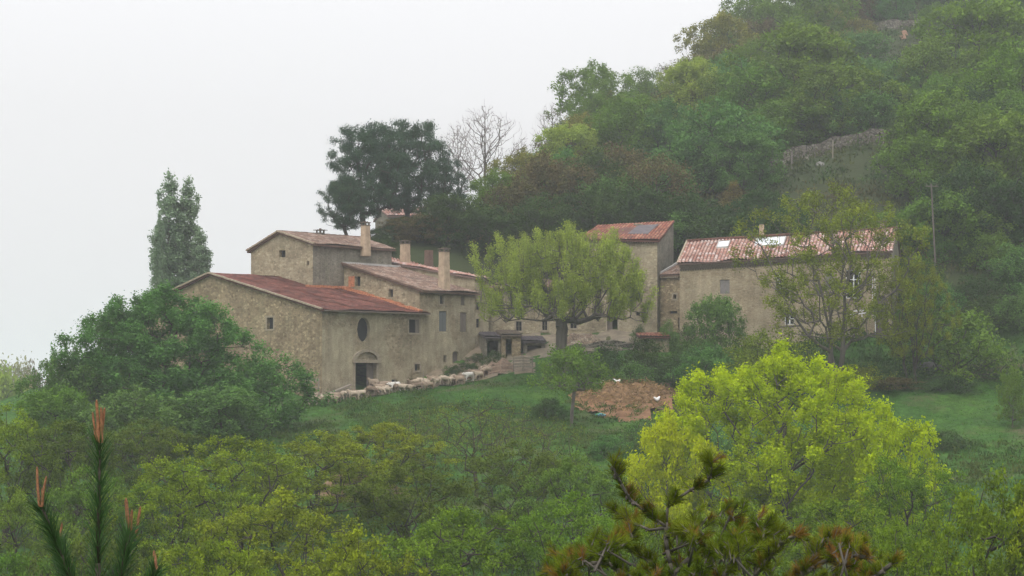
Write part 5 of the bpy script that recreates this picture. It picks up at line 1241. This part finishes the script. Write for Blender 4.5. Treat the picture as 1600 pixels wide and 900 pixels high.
SM = {p: sheep_mesh(p) for p in ('up', 'level', 'graze')}
rnd = random.Random(12); spots = []
edge = [(487, 193.6), (530, 193.8), (560, 194.6), (590, 195.4), (620, 196.4), (650, 197.6), (680, 199), (710, 200.2), (740, 201), (760, 201.6)]
for tries in range(4000):
    if len(spots) >= 58: break
    px = rnd.uniform(487, 762); yb = np.interp(px, [e[0] for e in edge], [e[1] for e in edge]); Y = yb + rnd.uniform(.3, 2.6) ** 1.0
    x = (px - 800) / F * Y
    wy = (V2(x, Y) - C0).dot(n_e)
    if px > 505 and wy < .8: continue
    if 508 < px < 552 and Y > 195.0: continue
    if all(math.hypot((x - a) / 1.0, (Y - b) / .65) > .88 for a, b, _ in spots): spots.append((x, Y, px))
spots.sort(key=lambda s: s[2])
print('sheep', len(spots))
whites = {min(range(len(spots)), key=lambda i: abs(spots[i][2] - 614)): 'clean white sheep standing out from the beige flock below the barn wall', min(range(len(spots)), key=lambda i: abs(spots[i][2] - 729)): 'white faced pale sheep near the upper right end of the flock'}
for i, (x, y, px) in enumerate(spots):
    o = bpy.data.objects.new('sheep', SM[rnd.choice(['up', 'level', 'level', 'graze'])]); COL.objects.link(o); o.location = (x, y, H(x, y) + .05)
    s = rnd.uniform(.78, 1.0); o.scale = (s, s * rnd.uniform(.95, 1.1), s); o.rotation_euler = (0, 0, rnd.choice([0, math.pi]) + rnd.uniform(-.5, .5) if rnd.random() < .75 else rnd.uniform(0, 6.28))
    if i in whites:
        o.material_slots[0].link = 'OBJECT'; o.material_slots[0].material = M['wool_white']; tag(o, whites[i], 'sheep', 'sheep flocking along the farm walls')
    else: tag(o, 'dusty beige sheep crowded in the flock below the barn and house walls', 'sheep', 'sheep flocking along the farm walls')
# one sheep in the doorway
p = q(s_at(C0, E, 577), -.6); o = bpy.data.objects.new('sheep', SM['up']); COL.objects.link(o); o.location = (p.x, p.y, H(p.x, p.y) + .2); o.rotation_euler = (0, 0, 2.6); tag(o, 'sheep with its head raised right in front of the barn doorway', 'sheep', 'sheep flocking along the farm walls')
hen = skin_mesh('hen', [(-.16, 0, .26), (0, 0, .24), (.14, 0, .30), (.2, 0, .46), (.28, 0, .45), (-.34, 0, .44), (0, .06, .12), (.02, .06, 0), (0, -.06, .12), (.02, -.06, 0)],
                [(0, 1), (1, 2), (2, 3), (3, 4), (0, 5), (1, 6), (6, 7), (1, 8), (8, 9)], [.12, .16, .12, .06, .02, .05, .03, .015, .03, .015], M['feather'], 1)
for px, Y, s, rz, lb in ((963, 190.6, 1.1, 2.9, 'white hen perched at the top edge of the straw heap'), (1027, 187.6, 1.1, .6, 'white hen standing upright at the right of the bare earth'), (941, 194.6, .9, 1.2, 'tiny whitish hen left of the one on the straw heap')):
    x, y = gpt(px, Y); r = root('hen', (x, y, H(x, y) + (1.15 if 'perched' in lb else .2)), lb, 'hen', 'white hens on the bare earth'); r.scale = (s, s, s); r.rotation_euler = (0, 0, rz)
    o = bpy.data.objects.new('hen_body', hen); COL.objects.link(o); o.parent = r
    m_ = MB(); m_.obox((.215, 0, .54), (.05, 0, 0), (0, .008, 0), (0, 0, .03)); cb_ = m_.build('comb', M['comb']); cb_.parent = r
# ---------------------------------------------------------------- near pines
def needle_mesh(axis_pts, n, ln, w, seed, open0=.5, open1=.9, r0=.006):
    """needles along a shoot polyline; returns verts, faces"""
    rg = np.random.default_rng(seed); A_ = np.array(axis_pts, float); seg = np.linalg.norm(np.diff(A_, axis=0), axis=1); cum = np.concatenate([[0], np.cumsum(seg)]); t = rg.uniform(0, cum[-1], n)
    P0 = np.stack([np.interp(t, cum, A_[:, k]) for k in range(3)], 1); idx = np.clip(np.searchsorted(cum, t, 'right') - 1, 0, len(seg) - 1); D = (np.diff(A_, axis=0) / seg[:, None])[idx]
    R_ = rg.normal(0, 1, (n, 3)); R_ -= D * (R_ * D).sum(1)[:, None]; R_ /= np.linalg.norm(R_, axis=1)[:, None]
    a = rg.uniform(open0, open1, n)[:, None]; d = D * np.cos(a) + R_ * np.sin(a); L = (ln * rg.uniform(.7, 1.15, n))[:, None]
    s = np.cross(d, rg.normal(0, 1, (n, 3))); s /= np.linalg.norm(s, axis=1)[:, None]
    b = P0 + R_ * r0; e = b + d * L + D * L * .15
    Q = np.stack([b - s * w, b + s * w, e + s * w * .3, e - s * w * .3], 1).reshape(-1, 3)
    return Q, rg.uniform(.1, .9, n)
M['needle'] = leafmat('fresh_pine_needles', (.03, .085, .018), (.045, .11, .025), .1, var=.5, scale=3, spec=.5)
M['needle_o'] = leafmat('olive_pine_needles', (.11, .145, .010), (.18, .19, .014), .22, var=.55, scale=2.2)
M['needle_r'] = leafmat('rusty_pine_needles', (.21, .12, .025), (.19, .15, .02), .2, var=.5, scale=2.2)
M['candle'] = simple('orange_brown_candles', (.27, .125, .065), .4, 90, rough=.7)
Y0 = 8.5
base_xy = gpt(158, Y0)
pn = root('young_pine', (base_xy[0], base_xy[1], H(*base_xy)), 'top of a young pine with upright orange candles in the left foreground', 'pine tree')
shoots = [([(157, 1100), (155, 980), (153, 880), (155, 780), (156, 690)], 0, 1.0), ([(150, 1010), (118, 920), (88, 850), (64, 790)], -.12, .9), ([(160, 1010), (185, 920), (195, 870), (202, 832)], .1, .95), ([(165, 1030), (212, 960), (236, 905), (244, 890)], -.05, .8), ([(140, 1040), (112, 950), (100, 890), (94, 846)], .15, .8)]
trk = MB(); zb = H(*base_xy); p0 = Vector((base_xy[0], base_xy[1], zb - .2)); pts_ = [p0, Vector((base_xy[0] + .03, Y0, zb + (z_at(1100, Y0) - zb) * .5)), P(157, 1100, Y0), P(153, 880, Y0), P(156, 692, Y0)]
for (a, b), (ra, rb) in zip(zip(pts_, pts_[1:]), ((.055, .035), (.035, .018), (.018, .010), (.010, .006))): trk.tube(a, b, ra, rb, 8)
for s_, dy, _ in shoots[1:]:
    pp = [P(x, y, Y0 + dy * i / len(s_)) for i, (x, y) in enumerate(s_)]
    for a, b in zip(pp, pp[1:]): trk.tube(a, b, .010, .007, 6)
trk.build('trunk', M['bark'], pn, True)
QQ, VV = [], []
for k, (s_, dy, sc) in enumerate(shoots):
    pp = [tuple(P(x, y, Y0 + dy * i / len(s_))) for i, (x, y) in enumerate(s_)]
    Q_, v_ = needle_mesh(pp, 1000 if k == 0 else 720, .085 * sc, .0019, 40 + k, .4, .95); QQ.append(Q_); VV.append(v_)
QQ = np.concatenate(QQ); mk('crown', QQ, np.arange(len(QQ)).reshape(-1, 4), M['needle'], pn, v=np.concatenate(VV))
cand = [((155, 692), (151, 629), 5.5), ((156, 692), (163, 641), 5), ((151, 692), (145, 647), 4), ((159, 692), (158, 640), 5), ((153, 690), (153, 650), 4.5), ((62, 792), (58, 733), 4.5), ((66, 790), (72, 747), 4), ((65, 792), (66, 765), 4), ((200, 832), (197, 783), 6.5), ((204, 832), (206, 800), 5), ((212, 838), (219, 795), 5), ((244, 892), (241, 865), 6), ((94, 846), (96, 819), 5)]
for k, (a, b, w) in enumerate(cand):
    m_ = MB(); dy = (0, -.12, .1, -.05, .15)[0 if k < 5 else 1 if k < 8 else 2 if k < 11 else 3 if k == 11 else 4]; A_ = P(*a, Y0 + dy + .01 * (k % 3)); B_ = P(*b, Y0 + dy + .015 * (k % 3)); r = w / 2 / F * Y0
    n = 7; bend = Vector((mnoise.noise(Vector((k * 3.1, 0, 0))) * .006, 0, 0))
    pr = [A_.lerp(B_, i / n) + bend * math.sin(math.pi * i / n) for i in range(n + 1)]
    for i in range(n): m_.tube(pr[i], pr[i + 1], r * (1.08 - .25 * i / n), r * (1.08 - .25 * (i + 1) / n), 8, False)
    m_.tube(pr[-1], pr[-1] + (B_ - A_).normalized() * r * 1.6, r * .8, r * .25, 8)
    m_.build('candle', M['candle'], pn, True)
# right foreground pine: boughs carrying tufts
Yp = 15.; bx = gpt(1130, Yp); rp_ = root('foreground_pine', (bx[0], bx[1], H(*bx)), 'olive and rust coloured pine branches reaching up at the bottom right of centre', 'pine tree')
boughs = [[(1090, 1010), (1050, 900), (1040, 838), (1043, 793), (1077, 767), (1108, 750)], [(1040, 822), (1010, 800), (985, 781), (970, 755), (957, 728)], [(1045, 825), (1015, 828), (985, 815), (962, 800)],
          [(1090, 1010), (1010, 920), (950, 880), (900, 880), (862, 895)], [(950, 880), (960, 862), (975, 850)], [(1060, 930), (1020, 880), (985, 860)], [(1110, 1010), (1120, 900), (1100, 840), (1085, 815)], [(1120, 920), (1150, 860), (1160, 820)],
          [(1130, 1010), (1180, 900), (1220, 850), (1245, 835)], [(1180, 900), (1190, 850), (1195, 822)], [(1150, 960), (1250, 900), (1310, 865), (1350, 850)], [(1250, 900), (1280, 860), (1290, 838)], [(1160, 980), (1300, 930), (1370, 900), (1395, 880)], [(1050, 900), (1080, 870), (1130, 860)],
          [(1107, 750), (1114, 735), (1110, 722)], [(1040, 838), (1060, 832), (1075, 830)], [(1310, 865), (1335, 868), (1360, 872)], [(900, 880), (885, 870), (872, 868)]]
rn = random.Random(3); tb = MB(); tufts = []
for k, b in enumerate(boughs):
    dy = rn.uniform(-.5, .7); pp = []
    for i, (x, y) in enumerate(b): pp.append((x, y, Yp + (dy * i / len(b) if k not in (0,) else 0)))
    for (x0, y0, d0), (x1, y1, d1) in zip(pp, pp[1:]):
        n = max(1, int(math.hypot(x1 - x0, y1 - y0) / 16))
        for j in range(n):
            f0, f1 = j / n, (j + 1) / n
            wob = lambda f: (mnoise.noise(Vector((x0 * .07 + f * 2, y0 * .05, k))) * 7)
            a = P(x0 + (x1 - x0) * f0 + (wob(f0) if j else 0), y0 + (y1 - y0) * f0, d0 + (d1 - d0) * f0); c = P(x0 + (x1 - x0) * f1 + (wob(f1) if j < n - 1 else 0), y0 + (y1 - y0) * f1, d0 + (d1 - d0) * f1)
            r = .011 if y1 < 830 else .017; tb.tube(a, c, r, r * .93, 6)
            bare = y0 > 960 or (k == 0 and 850 > y1 > 775) or (k == 0 and j % 2)
            if not bare:
                for _ in range(7 if y1 < 815 else 4): tufts.append((a.lerp(c, rn.random()), (c - a).normalized()))
    tufts.append((P(pp[-1][0], pp[-1][1], pp[-1][2]), Vector((0, 0, 1))))
outl = [(850, 888), (870, 872), (905, 866), (950, 850), (985, 835), (1030, 835), (1060, 815), (1090, 808), (1130, 802), (1180, 806), (1225, 822), (1260, 832), (1330, 848), (1375, 872), (1392, 890)]
for _ in range(62):
    x = rn.uniform(856, 1384); yt = np.interp(x, [o_[0] for o_ in outl], [o_[1] for o_ in outl]); y = yt + 4 + rn.random() ** 1.2 * (945 - yt); dc = Yp + rn.uniform(-.7, .9)
    lean_ = Vector((rn.uniform(-.8, .8), rn.uniform(-.6, .6), rn.uniform(.3, 1))).normalized()
    cc = P(x, y, dc); tb.tube(cc - lean_ * .22, cc + lean_ * .05, .010, .006, 6)
    for _k in range(rn.randint(5, 10)):
        tufts.append((P(x + rn.gauss(0, 11), max(y + rn.gauss(0, 8), yt - 6), dc + rn.gauss(0, .06)), lean_))
trunkp = [Vector((bx[0], bx[1], H(*bx) - .2)), P(1125, 1250, Yp), P(1110, 1010, Yp)]
for (a, b), (ra, rb_) in zip(zip(trunkp, trunkp[1:]), ((.1, .07), (.07, .03))): tb.tube(a, b, ra, rb_, 8)
tb2 = {'needle_o': [[], []], 'needle_r': [[], []]}
for k, (p, d) in enumerate(tufts):
    L = rn.uniform(.05, .11); dd = (d * .4 + Vector((rn.uniform(-1, 1), rn.uniform(-1, 1), rn.uniform(-.1, 1.0)))).normalized(); a = p; b = p + dd * L
    tb.tube(a - dd * .03, b, .005, .004, 5, False)
    Q_, v_ = needle_mesh([tuple(a), tuple(b)], 80, .048, .0018, 100 + k, .35, 1.0); key = 'needle_r' if rn.random() < .10 + .3 * (abs((p.x / Yp * F + 800) - 1290) < 70) else 'needle_o'
    tb2[key][0].append(Q_); tb2[key][1].append(np.clip(v_ * .6 + rn.uniform(0, .4), 0, 1))
tb.build('trunk', M['bark_grey'], rp_, True)
for key, nm in (('needle_o', 'crown'), ('needle_r', 'rusty_needles')):
    Q_ = np.concatenate(tb2[key][0]); mk(nm, Q_, np.arange(len(Q_)).reshape(-1, 4), M[key], rp_, v=np.concatenate(tb2[key][1]))
# ---------------------------------------------------------------- haze
mbz = MB(); mbz.obox((0, 0, 26), (7500, 0, 0), (0, 7500, 0), (0, 0, 76)); hz = mbz.build('haze', [])
hm_ = bpy.data.materials.new('haze'); hm_.use_nodes = True; n_ = hm_.node_tree; n_.nodes.clear(); o_ = n_.nodes.new('ShaderNodeOutputMaterial'); pv = n_.nodes.new('ShaderNodeVolumePrincipled')
pv.inputs['Color'].default_value = (.945, .955, .995, 1); pv.inputs['Density'].default_value = HAZE; pv.inputs['Anisotropy'].default_value = .2
n_.links.new(pv.outputs[0], o_.inputs['Volume']); hz.data.materials.clear(); hz.data.materials.append(hm_); hz['kind'] = 'stuff'
print('minmax H', GZ.min(), GZ.max(), 'haze top', 132)
